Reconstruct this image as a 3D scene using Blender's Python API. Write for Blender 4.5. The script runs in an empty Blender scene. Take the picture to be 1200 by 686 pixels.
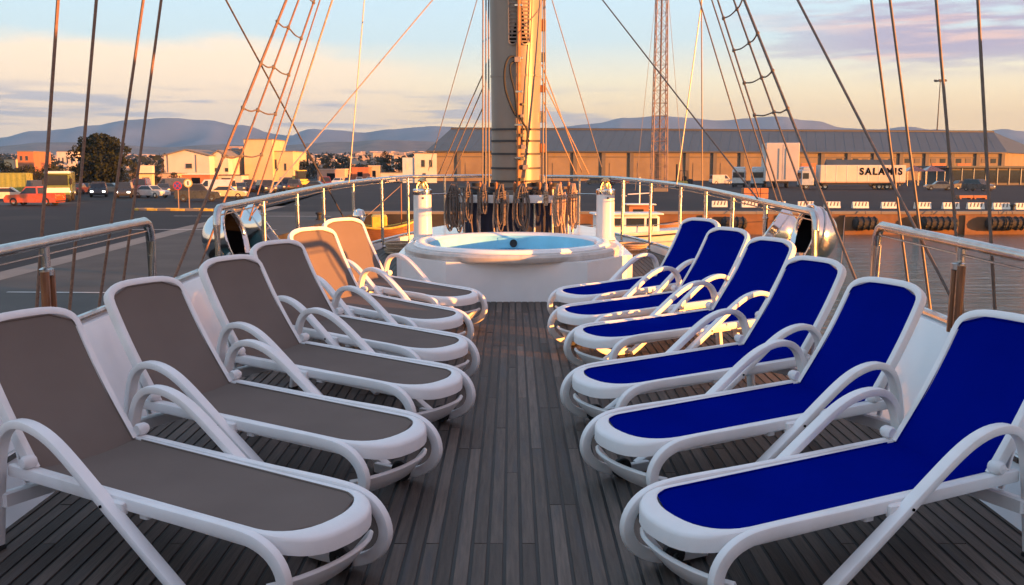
import bpy, bmesh, math, random
from mathutils import Vector, Matrix, noise
PI = math.pi
R = math.radians
sc = bpy.context.scene
C = sc.collection
rnd = random.Random(7)

# ------------------------------------------------------------------ camera
# the photographed ship lies trimmed by the stern: its deck climbs 1.26 degrees towards the bow
FPX = 1155.0                     # focal length in photograph pixels (1200 wide)
TRIM = R(1.26)
EYE = 1.63
SHIP = Matrix.Rotation(TRIM, 4, 'X')
PITCH = math.atan(145.0 / FPX)
CAMPOS = SHIP @ Vector((0, 0, EYE))
cd = bpy.data.cameras.new('camera')
cam = bpy.data.objects.new('camera', cd)
C.objects.link(cam)
cd.sensor_width = 36
cd.lens = 36 * FPX / 1200
cd.clip_end = 20000
cd.clip_start = 0.05
cam.location = CAMPOS
cam.rotation_euler = (PI / 2 - PITCH, 0, 0)
sc.camera = cam

# ------------------------------------------------------------------ exposure
vs = sc.view_settings
vs.view_transform = 'Standard'
vs.look = 'None'
vs.exposure = 1.85
vs.gamma = 1
vs.use_curve_mapping = False

# ------------------------------------------------------------------ sun
SUN_EL = R(3.3)
SUN_BACK = R(26)                 # how far behind the beam the sun stands, on the starboard side
sd = Vector((math.cos(SUN_BACK) * math.cos(SUN_EL), -math.sin(SUN_BACK) * math.cos(SUN_EL), math.sin(SUN_EL)))
ld = bpy.data.lights.new('sun', 'SUN')
ld.energy = 5.0
ld.color = (1.0, 0.35, 0.07)
ld.angle = R(0.5)
sun = bpy.data.objects.new('sun', ld)
C.objects.link(sun)
sun.rotation_euler = sd.to_track_quat('Z', 'Y').to_euler()
sun.location = (30, -25, 10)

# ------------------------------------------------------------------ sky
world = bpy.data.worlds.new('World')
sc.world = world
world.use_nodes = True
nt = world.node_tree
nt.nodes.clear()


def N(tree, typ, **kw):
    n = tree.nodes.new(typ)
    for k, v in kw.items():
        setattr(n, k, v)
    return n


def ramp(tree, stops, fac, interp='LINEAR'):
    n = N(tree, 'ShaderNodeValToRGB')
    n.color_ramp.interpolation = interp
    el = n.color_ramp.elements
    while len(el) > 1:
        el.remove(el[-1])
    el[0].position = stops[0][0]
    el[0].color = tuple(stops[0][1]) + (1,)
    for p, c in stops[1:]:
        e = el.new(p)
        e.color = tuple(c) + (1,)
    tree.links.new(fac, n.inputs[0])
    return n.outputs[0]


def mth(tree, op, a, b=None, c=None, clamp=False):
    n = N(tree, 'ShaderNodeMath', operation=op, use_clamp=clamp)
    for i, v in enumerate((a, b, c)):
        if v is None:
            continue
        if isinstance(v, (int, float)):
            n.inputs[i].default_value = v
        else:
            tree.links.new(v, n.inputs[i])
    return n.outputs[0]


def smooth(tree, v, lo, hi):
    n = N(tree, 'ShaderNodeMapRange', interpolation_type='SMOOTHSTEP')
    tree.links.new(v, n.inputs[0])
    n.inputs[1].default_value = lo
    n.inputs[2].default_value = hi
    return n.outputs[0]


def mixc(tree, f, a, b):
    n = N(tree, 'ShaderNodeMix', data_type='RGBA')
    for idx, v in ((0, f), (6, a), (7, b)):
        if isinstance(v, (int, float)):
            n.inputs[idx].default_value = v
        elif isinstance(v, tuple):
            n.inputs[idx].default_value = v + (1,)
        else:
            tree.links.new(v, n.inputs[idx])
    return n.outputs[2]


tc = N(nt, 'ShaderNodeTexCoord')
sep = N(nt, 'ShaderNodeSeparateXYZ')
nt.links.new(tc.outputs['Generated'], sep.inputs[0])
zel = sep.outputs[2]
azi = mth(nt, 'ARCTAN2', sep.outputs[0], sep.outputs[1])          # 0 straight ahead, positive to starboard


def sky_noise(sx, sy, sz, scale, detail, off=0.0):
    m = N(nt, 'ShaderNodeMapping')
    m.inputs['Scale'].default_value = (sx, sy, sz)
    m.inputs['Location'].default_value = (off, off * .7, off * .3)
    nt.links.new(tc.outputs['Generated'], m.inputs[0])
    n = N(nt, 'ShaderNodeTexNoise')
    n.inputs['Scale'].default_value = scale
    n.inputs['Detail'].default_value = detail
    n.inputs['Roughness'].default_value = .55
    nt.links.new(m.outputs[0], n.inputs['Vector'])
    return n.outputs[0]


nish = N(nt, 'ShaderNodeTexSky', sky_type='NISHITA', sun_disc=False)
nish.sun_elevation = SUN_EL
nish.sun_rotation = math.atan2(sd.x, sd.y)
nish.air_density = 1.0
nish.dust_density = 1.5
base = ramp(nt, [(0.0, (.30, .22, .17)), (.47, (.40, .30, .22)), (.50, (.88, .60, .32)), (.522, (.90, .60, .25)),
                 (.542, (.72, .61, .39)), (.562, (.43, .52, .53)), (.60, (.355, .49, .585)), (.70, (.30, .42, .53)), (1.0, (.24, .36, .50))],
            mth(nt, 'MULTIPLY_ADD', zel, .5, .5))
nsc = N(nt, 'ShaderNodeVectorMath', operation='SCALE')
nt.links.new(nish.outputs[0], nsc.inputs[0])
nsc.inputs[3].default_value = .05
sky = mixc(nt, .08, base, nsc.outputs[0])
# wide cream cloud bank to port
nA = sky_noise(2.2, 2.2, 9, 2.2, 4)
eA = mth(nt, 'ADD', zel, mth(nt, 'MULTIPLY_ADD', nA, .075, -.0375))
eA = mth(nt, 'ADD', eA, mth(nt, 'MULTIPLY', azi, .05))
bankA = mth(nt, 'MULTIPLY', mth(nt, 'SUBTRACT', 1.0, smooth(nt, eA, .088, .108)), mth(nt, 'SUBTRACT', 1.0, smooth(nt, azi, -.22, .02)))
sky = mixc(nt, mth(nt, 'MULTIPLY', bankA, .8), sky, (.76, .55, .35))
# grey-blue streaks low over the hills
nB = sky_noise(3, 3, 42, 2.4, 5, 3.1)
sB = mth(nt, 'MULTIPLY', smooth(nt, nB, .48, .62), mth(nt, 'MULTIPLY', smooth(nt, zel, .022, .040), mth(nt, 'SUBTRACT', 1.0, smooth(nt, zel, .065, .085))))
sB = mth(nt, 'MULTIPLY', sB, mth(nt, 'SUBTRACT', 1.0, smooth(nt, azi, .05, .30)))
sky = mixc(nt, mth(nt, 'MULTIPLY', sB, .75), sky, (.30, .29, .32))
# violet evening clouds high to starboard
nC = sky_noise(2.5, 2.5, 22, 2.6, 6, 8.4)
sC = mth(nt, 'MULTIPLY', smooth(nt, mth(nt, 'ADD', nC, mth(nt, 'MULTIPLY', azi, .18)),   .47, .60), mth(nt, 'MULTIPLY', smooth(nt, azi, .15, .38), smooth(nt, zel, .075, .11)))
sky = mixc(nt, mth(nt, 'MULTIPLY', sC, .95), sky, mixc(nt, smooth(nt, nB, .5, .66), (.28, .245, .32), (.50, .34, .31)))
bg = N(nt, 'ShaderNodeBackground')
nt.links.new(sky, bg.inputs[0])
bg.inputs[1].default_value = .60
wo = N(nt, 'ShaderNodeOutputWorld')
nt.links.new(bg.outputs[0], wo.inputs[0])


# ------------------------------------------------------------------ materials
def mat(name, col, rough=.5, metal=0.0, var=.12, scale=6.0, bump=0.0, bscale=40.0, stretch=(1, 1, 1), rand=0.0, spec=.5, coat=0.0, dirt=None, trans=0.0):
    m = bpy.data.materials.new(name)
    m.use_nodes = True
    t = m.node_tree
    p = t.nodes['Principled BSDF']
    p.inputs['Metallic'].default_value = metal
    p.inputs['Specular IOR Level'].default_value = spec
    p.inputs['Coat Weight'].default_value = coat
    tcn = N(t, 'ShaderNodeTexCoord')
    mp = N(t, 'ShaderNodeMapping')
    mp.inputs['Scale'].default_value = stretch
    t.links.new(tcn.outputs['Object'], mp.inputs[0])
    vec = mp.outputs[0]
    if rand:
        oi = N(t, 'ShaderNodeObjectInfo')
        va = N(t, 'ShaderNodeVectorMath', operation='ADD')
        cx = N(t, 'ShaderNodeCombineXYZ')
        t.links.new(mth(t, 'MULTIPLY', oi.outputs['Random'], 37.0), cx.inputs[0])
        t.links.new(mth(t, 'MULTIPLY', oi.outputs['Random'], 91.0), cx.inputs[1])
        t.links.new(vec, va.inputs[0])
        t.links.new(cx.outputs[0], va.inputs[1])
        vec = va.outputs[0]
    n1 = N(t, 'ShaderNodeTexNoise')
    n1.inputs['Scale'].default_value = scale
    n1.inputs['Detail'].default_value = 5
    t.links.new(vec, n1.inputs['Vector'])
    dark = tuple(c * (1 - var) for c in col)
    lite = tuple(min(1, c * (1 + var)) for c in col)
    colr = ramp(t, [(.3, dark), (.7, lite)], n1.outputs[0])
    if rand:
        hs = N(t, 'ShaderNodeHueSaturation')
        t.links.new(colr, hs.inputs['Color'])
        t.links.new(mth(t, 'MULTIPLY_ADD', oi.outputs['Random'], rand, 1 - rand / 2), hs.inputs['Value'])
        colr = hs.outputs[0]
    if dirt:
        n2 = N(t, 'ShaderNodeTexNoise')
        n2.inputs['Scale'].default_value = scale * .35
        n2.inputs['Detail'].default_value = 7
        t.links.new(vec, n2.inputs['Vector'])
        colr = mixc(t, mth(t, 'MULTIPLY', smooth(t, n2.outputs[0], .5, .72), .6), colr, dirt)
    t.links.new(colr, p.inputs['Base Color'])
    t.links.new(mth(t, 'MULTIPLY_ADD', n1.outputs[0], .16, rough - .08, clamp=True), p.inputs['Roughness'])
    if bump:
        n3 = N(t, 'ShaderNodeTexNoise')
        n3.inputs['Scale'].default_value = bscale
        n3.inputs['Detail'].default_value = 4
        t.links.new(vec, n3.inputs['Vector'])
        b = N(t, 'ShaderNodeBump')
        b.inputs['Strength'].default_value = bump
        b.inputs['Distance'].default_value = .01
        t.links.new(n3.outputs[0], b.inputs['Height'])
        t.links.new(b.outputs[0], p.inputs['Normal'])
    return m


def emat(name, col, strength):
    m = bpy.data.materials.new(name)
    m.use_nodes = True
    p = m.node_tree.nodes['Principled BSDF']
    p.inputs['Base Color'].default_value = col + (1,)
    p.inputs['Emission Color'].default_value = col + (1,)
    p.inputs['Emission Strength'].default_value = strength
    return m


def sling_mat(name, col, col2):
    """woven mesh fabric: a fine crossed weave, faintly uneven"""
    m = mat(name, col, .85, var=.07, scale=3.0, spec=.0)
    t = m.node_tree
    p = t.nodes['Principled BSDF']
    tcn = N(t, 'ShaderNodeTexCoord')
    ws = []
    for ax, sc_ in (('X', 260), ('Y', 260)):
        w = N(t, 'ShaderNodeTexWave', wave_type='BANDS', bands_direction=ax)
        w.inputs['Scale'].default_value = sc_
        w.inputs['Distortion'].default_value = .4
        t.links.new(tcn.outputs['Object'], w.inputs['Vector'])
        ws.append(w.outputs['Fac'])
    h = mth(t, 'MULTIPLY', ws[0], ws[1])
    old = p.inputs['Base Color'].links[0].from_socket
    t.links.new(mixc(t, mth(t, 'MULTIPLY', h, .35), old, col2), p.inputs['Base Color'])
    b = N(t, 'ShaderNodeBump')
    b.inputs['Strength'].default_value = .25
    b.inputs['Distance'].default_value = .002
    t.links.new(h, b.inputs['Height'])
    t.links.new(b.outputs[0], p.inputs['Normal'])
    return m


M = {}
M['white_plastic'] = mat('white_plastic', (.74, .74, .75), .42, var=.04, scale=9, bump=.06, bscale=120, dirt=(.60, .58, .55))
M['grey_sling'] = sling_mat('grey_sling', (.162, .134, .120), (.215, .18, .162))
M['blue_sling'] = sling_mat('blue_sling', (.0003, .0055, .19), (.0004, .0075, .27))
M['teak'] = mat('teak', (.086, .067, .057), .66, spec=.3, var=.30, scale=7, stretch=(9, .55, 9), bump=.35, bscale=26, rand=.95, dirt=(.056, .058, .064))
M['caulk'] = mat('caulk', (.008, .008, .009), .6)
M['chrome'] = mat('chrome', (.62, .62, .63), .13, 1.0, var=.05, scale=5)
M['steel'] = mat('steel', (.50, .49, .48), .24, 1.0, var=.12, scale=14)
M['ship_white'] = mat('ship_white', (.70, .70, .69), .35, var=.06, scale=3, bump=.05, bscale=12, dirt=(.55, .52, .48))
M['gelcoat'] = mat('gelcoat', (.80, .84, .87), .22, var=.04, scale=4, coat=.3)
M['tub_blue'] = mat('tub_blue', (.20, .56, .76), .5, var=.10, scale=5)
M['tub_surround'] = mat('tub_surround', (.50, .47, .44), .4, var=.15, scale=10, bump=.1)
M['mast_paint'] = mat('mast_paint', (.245, .205, .175), .38, .0, spec=.5, var=.10, scale=3, bump=.06, bscale=5, stretch=(1, 1, .3), dirt=(.27, .21, .16))
M['dark_slot'] = mat('dark_slot', (.004, .004, .005), .9, spec=.0)
M['navy_canvas'] = mat('navy_canvas', (.012, .014, .035), .8, var=.3, scale=8, bump=.4, bscale=9, stretch=(3, 3, .5))
M['rope'] = mat('rope', (.40, .28, .19), .85, var=.3, scale=60, bump=.6, bscale=160)
M['rope_brown'] = mat('rope_brown', (.20, .115, .08), .8, var=.3, scale=60, bump=.6, bscale=160)  # warm sunlight on the port shrouds put into this brown
M['bronze'] = mat('bronze', (.36, .17, .07), .4, .3, var=.25, scale=8)
M['rope_dark'] = mat('rope_dark', (.13, .105, .09), .85, var=.3, scale=60, bump=.6, bscale=160)
M['wire'] = mat('wire', (.12, .10, .09), .55, .5, var=.25, scale=30)
M['wire_light'] = mat('wire_light', (.36, .30, .25), .5, .5, var=.2, scale=30)
M['wood_varnish'] = mat('wood_varnish', (.22, .09, .04), .35, var=.3, scale=5, stretch=(8, 8, 1), coat=.3)
M['brass'] = mat('brass', (.62, .42, .20), .28, 1.0, var=.15, scale=12)
M['black_rubber'] = mat('black_rubber', (.018, .018, .019), .75, var=.3, scale=12)
M['asphalt'] = mat('asphalt', (.024, .026, .030), .85, spec=.12, var=.22, scale=.35, bump=.25, bscale=30, dirt=(.046, .044, .042))
M['concrete'] = mat('concrete', (.085, .082, .078), .85, spec=.12, var=.18, scale=.5, bump=.2, bscale=14, dirt=(.06, .058, .055))
M['concrete_lite'] = mat('concrete_lite', (.17, .16, .145), .85, var=.15, scale=.7, bump=.2, bscale=14, dirt=(.15, .14, .13))
M['quay_stone'] = mat('quay_stone', (.17, .085, .04), .85, var=.3, scale=.9, bump=.5, bscale=3, dirt=(.06, .03, .018))
M['quay_dark'] = mat('quay_dark', (.045, .042, .040), .9, spec=.1, var=.3, scale=.9, bump=.5, bscale=3)
M['white_line'] = mat('white_line', (.55, .54, .52), .7, var=.2, scale=3)
M['land'] = mat('land', (.11, .095, .07), .9, spec=.12, var=.35, scale=.012)
M['mountain'] = mat('mountain', (.15, .168, .19), .95, var=.35, scale=.004, stretch=(1, 1, 2))  # part of the blue distance haze put into the base colour
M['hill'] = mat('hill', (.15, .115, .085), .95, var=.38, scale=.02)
M['roof_grey'] = mat('roof_grey', (.040, .060, .080), .6, var=.16, scale=.25, dirt=(.034, .046, .056))
M['roof_edge'] = mat('roof_edge', (.035, .037, .042), .6)
M['ware_wall'] = mat('ware_wall', (.19, .15, .10), .8, var=.12, scale=.4, dirt=(.125, .095, .06))
M['ware_pillar'] = mat('ware_pillar', (.085, .08, .075), .7)
M['plaster_white'] = mat('plaster_white', (.56, .52, .48), .8, var=.08, scale=.4, dirt=(.42, .38, .33))
M['plaster_cream'] = mat('plaster_cream', (.52, .44, .28), .8, var=.08, scale=.4, dirt=(.5, .43, .3))
M['plaster_pink'] = mat('plaster_pink', (.52, .36, .28), .8, var=.12, scale=.5)
M['plaster_orange'] = mat('plaster_orange', (.36, .15, .07), .8, var=.12, scale=.5)
M['pale_blue'] = mat('pale_blue', (.40, .50, .58), .6, var=.08, scale=.6)
M['tile_roof'] = mat('tile_roof', (.36, .13, .07), .75, var=.25, scale=.8)
M['glass_dark'] = mat('glass_dark', (.02, .024, .03), .08, var=.2, scale=2)
M['bark'] = mat('bark', (.09, .065, .045), .9, var=.3, scale=4, bump=.5, bscale=12)
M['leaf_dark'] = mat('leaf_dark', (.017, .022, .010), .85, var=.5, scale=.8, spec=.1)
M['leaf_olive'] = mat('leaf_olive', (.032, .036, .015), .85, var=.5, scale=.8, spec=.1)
M['sign_blue'] = mat('sign_blue', (.03, .08, .38), .4)
M['sign_white'] = mat('sign_white', (.72, .70, .62), .4)
M['sign_red'] = mat('sign_red', (.45, .03, .02), .4)
M['yellow_paint'] = mat('yellow_paint', (.55, .38, .05), .5, var=.2, scale=4)
M['hull_wood'] = mat('hull_wood', (.17, .075, .03), .5, var=.3, scale=3, stretch=(.4, 3, 6), dirt=(.2, .09, .04))
M['tower_paint'] = mat('tower_paint', (.22, .16, .14), .6, var=.2, scale=2)
M['lamp_glass'] = emat('lamp_glass', (1.0, .93, .8), 2.5)
M['tail_red'] = mat('tail_red', (.4, .01, .01), .3)


def paint(name, col):
    if name not in M:
        M[name] = mat(name, col, .28, .0, var=.06, scale=2, coat=.5, dirt=tuple(c * .6 + .04 for c in col))
    return M[name]


# water: small wind ripples over a longer swell
wm = bpy.data.materials.new('harbour_water')
wm.use_nodes = True
t = wm.node_tree
p = t.nodes['Principled BSDF']
p.inputs['Base Color'].default_value = (.030, .075, .075, 1)
p.inputs['Roughness'].default_value = .10
p.inputs['IOR'].default_value = 1.33
tcn = N(t, 'ShaderNodeTexCoord')
mp = N(t, 'ShaderNodeMapping')
mp.inputs['Scale'].default_value = (.55, 1.5, 1)
t.links.new(tcn.outputs['Object'], mp.inputs[0])
n1 = N(t, 'ShaderNodeTexNoise')
n1.inputs['Scale'].default_value = .9
n1.inputs['Detail'].default_value = 6
n1.inputs['Roughness'].default_value = .6
n1.inputs['Distortion'].default_value = .6
t.links.new(mp.outputs[0], n1.inputs['Vector'])
b = N(t, 'ShaderNodeBump')
b.inputs['Strength'].default_value = 1.0
b.inputs['Distance'].default_value = .30
t.links.new(n1.outputs[0], b.inputs['Height'])
t.links.new(b.outputs[0], p.inputs['Normal'])
M['water'] = wm


# ------------------------------------------------------------------ mesh helpers
class MB:
    def __init__(s):
        s.v = []
        s.f = []

    def add(s, vs_, fs):
        o = len(s.v)
        s.v += [tuple(q) for q in vs_]
        s.f += [tuple(i + o for i in q) for q in fs]
        return s

    def box(s, x0, x1, y0, y1, z0, z1, mtx=None):
        vs_ = [Vector((x, y, z)) for z in (z0, z1) for y in (y0, y1) for x in (x0, x1)]
        if mtx is not None:
            vs_ = [mtx @ q for q in vs_]
        return s.add(vs_, [(0, 2, 3, 1), (4, 5, 7, 6), (0, 1, 5, 4), (2, 6, 7, 3), (0, 4, 6, 2), (1, 3, 7, 5)])

    def cbox(s, x0, x1, y0, y1, z0, z1, c=.01, mtx=None):
        """box with chamfered edges on all vertical and top edges"""
        vs_ = []
        rings = [(z0, 0), (z1 - c, 0), (z1, c)]
        for z, i in rings:
            for (x, y) in ((x0 + c + i, y0 + i), (x1 - c - i, y0 + i), (x1 - i, y0 + c + i), (x1 - i, y1 - c - i), (x1 - c - i, y1 - i), (x0 + c + i, y1 - i), (x0 + i, y1 - c - i), (x0 + i, y0 + c + i)):
                vs_.append(Vector((x, y, z)))
        if mtx is not None:
            vs_ = [mtx @ q for q in vs_]
        fs = [tuple(range(7, -1, -1)), tuple(range(16, 24))]
        for r_ in range(2):
            for k in range(8):
                fs.append((r_ * 8 + k, r_ * 8 + (k + 1) % 8, r_ * 8 + 8 + (k + 1) % 8, r_ * 8 + 8 + k))
        return s.add(vs_, fs)

    def rings(s, rs, closed=True, cap=True):
        n = len(rs[0])
        vs_ = [q for r_ in rs for q in r_]
        fs = []
        for i in range(len(rs) - 1):
            for k in range(n if closed else n - 1):
                a, b_ = i * n + k, i * n + (k + 1) % n
                fs.append((a, b_, b_ + n, a + n))
        if cap and closed:
            fs.append(tuple(range(n - 1, -1, -1)))
            fs.append(tuple((len(rs) - 1) * n + k for k in range(n)))
        return s.add(vs_, fs)

    def sweep(s, pts, sec, up=Vector((0, 1, 0)), closed=False, scales=None):
        """sec: list of (a,b): a along 'up', b along tangent x up"""
        pts = [Vector(q) for q in pts]
        rs = []
        n = len(pts)
        for i, q in enumerate(pts):
            if closed:
                tg = pts[(i + 1) % n] - pts[i - 1]
            else:
                tg = pts[min(n - 1, i + 1)] - pts[max(0, i - 1)]
            tg.normalize()
            u_ = up - tg * up.dot(tg)
            if u_.length < 1e-4:
                u_ = Vector((1, 0, 0)) - tg * tg.x
            u_.normalize()
            w_ = tg.cross(u_)
            k = scales[i] if scales else 1
            rs.append([q + u_ * a * k + w_ * b_ * k for a, b_ in sec])
        if closed:
            rs.append(rs[0])
        return s.rings(rs, cap=not closed)

    def tube(s, pts, r, n=8, closed=False, scales=None):
        sec = [(r * math.cos(2 * PI * k / n), r * math.sin(2 * PI * k / n)) for k in range(n)]
        d = Vector(pts[-1]) - Vector(pts[0])
        up = Vector((0, 0, 1)) if abs(d.z) < .8 * max(d.length, 1e-6) else Vector((0, 1, 0))
        return s.sweep(pts, sec, up, closed, scales)

    def lathe(s, prof, n=24, mtx=None, a0=0, a1=2 * PI):
        full = abs(a1 - a0 - 2 * PI) < 1e-6
        rs = []
        for r_, z in prof:
            ring = [Vector((r_ * math.cos(a0 + (a1 - a0) * k / n), r_ * math.sin(a0 + (a1 - a0) * k / n), z)) for k in range(n if full else n + 1)]
            if mtx is not None:
                ring = [mtx @ q for q in ring]
            rs.append(ring)
        return s.rings(rs, closed=full, cap=False)

    def prism(s, poly, z0, z1, mtx=None):
        n = len(poly)
        vs_ = [Vector((x, y, z0)) for x, y in poly] + [Vector((x, y, z1)) for x, y in poly]
        if mtx is not None:
            vs_ = [mtx @ q for q in vs_]
        fs = [tuple(range(n - 1, -1, -1)), tuple(range(n, 2 * n))]
        fs += [(k, (k + 1) % n, n + (k + 1) % n, n + k) for k in range(n)]
        return s.add(vs_, fs)

    def build(s, name, m, parent=None, smooth_=True, angle=35):
        me = bpy.data.meshes.new(name)
        me.from_pydata(s.v, [], s.f)
        me.validate()
        bm = bmesh.new()
        bm.from_mesh(me)
        bmesh.ops.recalc_face_normals(bm, faces=bm.faces)
        bm.to_mesh(me)
        bm.free()
        if smooth_:
            for q in me.polygons:
                q.use_smooth = True
            me.set_sharp_from_angle(angle=R(angle))
        if isinstance(m, str):
            m = M[m]
        me.materials.append(m)
        o = bpy.data.objects.new(name, me)
        C.objects.link(o)
        if parent is not None:
            o.parent = parent
        return o


def inst(name, me, parent=None):
    o = bpy.data.objects.new(name, me)
    C.objects.link(o)
    if parent is not None:
        o.parent = parent
    return o


def tag(o, label=None, cat=None, group=None, kind=None):
    if label:
        o['label'] = label
    if cat:
        o['category'] = cat
    if group:
        o['group'] = group
    if kind:
        o['kind'] = kind
    return o


def thing(name, label, cat, loc=(0, 0, 0), rz=0.0, group=None, ship=False):
    o = bpy.data.objects.new(name, None)
    o.empty_display_size = .2
    C.objects.link(o)
    mw = Matrix.Translation(Vector(loc)) @ Matrix.Rotation(rz, 4, 'Z')
    o.matrix_basis = (SHIP @ mw) if ship else mw
    return tag(o, label, cat, group)


def on_ship(o):
    o.matrix_basis = SHIP @ o.matrix_basis
    return o


def copy_thing(root, label, group=None):
    r_ = root.copy()
    C.objects.link(r_)
    r_['label'] = label
    if group:
        r_['group'] = group
    for ch in root.children:
        c_ = ch.copy()
        C.objects.link(c_)
        c_.parent = r_
        for g in ch.children:
            d = g.copy()
            C.objects.link(d)
            d.parent = c_
    return r_


def rrect(w, h, r_, n=3):
    """rounded rectangle section centred on 0"""
    out = []
    for cx, cy, a0 in ((w / 2 - r_, h / 2 - r_, 0), (-w / 2 + r_, h / 2 - r_, PI / 2), (-w / 2 + r_, -h / 2 + r_, PI), (w / 2 - r_, -h / 2 + r_, 1.5 * PI)):
        for k in range(n):
            a = a0 + PI / 2 * k / (n - 1)
            out.append((cx + r_ * math.cos(a), cy + r_ * math.sin(a)))
    return out


def spline(pts, n):
    """Catmull-Rom through the points"""
    pts = [Vector(q) for q in pts]
    P = [pts[0] * 2 - pts[1]] + pts + [pts[-1] * 2 - pts[-2]]
    out = []
    for i in range(1, len(P) - 2):
        for k in range(n):
            t_ = k / n
            a, b_, c_, d = P[i - 1], P[i], P[i + 1], P[i + 2]
            out.append(.5 * ((2 * b_) + (c_ - a) * t_ + (2 * a - 5 * b_ + 4 * c_ - d) * t_ ** 2 + (3 * b_ - a - 3 * c_ + d) * t_ ** 3))
    out.append(pts[-1])
    return out


# where a point of the photograph lies: on the plane z=..., or at a distance Y (world or ship axes)
def _ray(px, py, pitch):
    f_ = Vector((0, math.cos(pitch), -math.sin(pitch)))
    u_ = Vector((0, math.sin(pitch), math.cos(pitch)))
    return f_ + Vector((1, 0, 0)) * ((px - 600) / FPX) - u_ * ((py - 343) / FPX)


def S_at(px, py, Y):              # ship axes, at distance Y
    d = _ray(px, py, PITCH + TRIM)
    return Vector((0, 0, EYE)) + d * (Y / d.y)


def S_x(px, py, X):               # ship axes, on the plane x=X
    d = _ray(px, py, PITCH + TRIM)
    return Vector((0, 0, EYE)) + d * (X / d.x)


def W_at(px, py, Y):
    d = _ray(px, py, PITCH)
    return CAMPOS + d * ((Y - CAMPOS.y) / d.y)


QZ = EYE - 3.4                    # level of the quays
WZ = -3.6                         # level of the water


def W_q(px, py, z=QZ):
    d = _ray(px, py, PITCH)
    return CAMPOS + d * ((z - CAMPOS.z) / d.z)



# ================================================================== THE SETTING
QX = -7.5                         # edge of the quay the ship lies at
QY = 79.0                         # edge of the quay across the basin


def sheet(name, poly, z, m):
    b_ = MB()
    b_.add([(x, y, z) for x, y in poly], [tuple(range(len(poly)))])
    return tag(b_.build(name, m, smooth_=False), kind='structure')


sheet('ground', [(-6000, QY), (6000, QY), (6000, 6200), (-6000, 6200)], QZ - .012, 'land')
sheet('ground', [(-6000, -400), (QX - .6, -400), (QX - .6, 40), (-12.6, 44), (-12.6, QY), (-6000, QY)], QZ - .012, 'land')
sheet('quay_pavement', [(-17.0, -60), (QX, -60), (QX, 40), (-12, 44), (-12, QY), (-19.2, QY)], QZ, 'concrete')
sheet('quay_road', [(-260, -60), (-14.2, -60), (-15.8, 30), (-18.3, 57.5), (-21, 90), (-60, 430), (-260, 430)], QZ + .004, 'asphalt')
sheet('road_verge', [(-15.05, -60), (-14.1, -60), (-15.7, 30), (-18.15, 57.5), (-20.6, 90), (-21.6, 90), (-19.3, 57.5), (-16.75, 30)], QZ + .008, 'concrete_lite')
sheet('harbour_yard', [(-21, QY), (420, QY), (420, 470), (-62, 470), (-24, 110)], QZ + .004, 'asphalt')
for q0, q1 in (((-24, 55.5), (-13.2, 55.1)), ((-24.5, 71.4), (-13.0, 70.8))):
    sheet('painted_line', [(q0[0], q0[1]), (q1[0], q1[1]), (q1[0], q1[1] + .22), (q0[0], q0[1] + .22)], QZ + .012, 'white_line')
for y0 in (17.5, 27.0):
    sheet('painted_line', [(-14.0, y0), (-9.4, y0 - .2), (-9.4, y0 - .05), (-14.0, y0 + .15)], QZ + .012, 'white_line')
# pale verge by the parked cars
sheet('parking_verge', [(-90, 88), (-52, 88), (-42, 99), (-50, 104), (-110, 100)], QZ + .010, 'concrete')

wb = MB()
wb.add([(-12.4, -500, WZ), (6000, -500, WZ), (6000, QY + .3, WZ), (-12.4, QY + .3, WZ)], [(0, 1, 2, 3)])
tag(wb.build('water', 'water', smooth_=False), kind='structure')

# quay walls with a coping
b_ = MB()
b_.box(QX - .6, QX, -60, 40, WZ - 1, QZ - .004)
b_.prism([(QX - .6, 40), (QX, 40), (-12, 44), (-12, QY), (-12.6, QY), (-12.6, 43.6)], WZ - 1, QZ - .006)
qd = MB()
qd.add(b_.v, b_.f)
qd.box(-12.5, -1.0, QY, QY + .7, WZ - 1, QZ - .21)
qd = tag(qd.build('quay_wall', 'quay_dark', smooth_=False), kind='structure')
b_ = MB()
b_.box(-.998, 900, QY, QY + .7, WZ - 1, QZ - .21)
qw = tag(b_.build('quay_wall', 'quay_stone', smooth_=False), kind='structure')
cop = MB()
k = 0
x = -12.5
while x < 60:
    cop.cbox(x + .01, x + 1.99, QY - .08, QY + .85, QZ - .20, QZ + .02 + .008 * (k % 3), .02)
    x += 2
    k += 1
cop.box(60, 900, QY - .08, QY + .85, QZ - .20, QZ + .03)
o = cop.build('coping_stone', 'concrete_lite', qw, smooth_=False)
o['kind'] = 'stuff'
# projecting piers of the quay wall and their recesses
for i, x in enumerate((9.0, 15.2, 21.4, 26.6, 32.6, 36.2, 42.5, 48.5)):
    MB().box(x, x + .9, QY - .22, QY - .002, WZ - 1, QZ - .28).build('pier', 'quay_stone', qw, smooth_=False)


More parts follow.
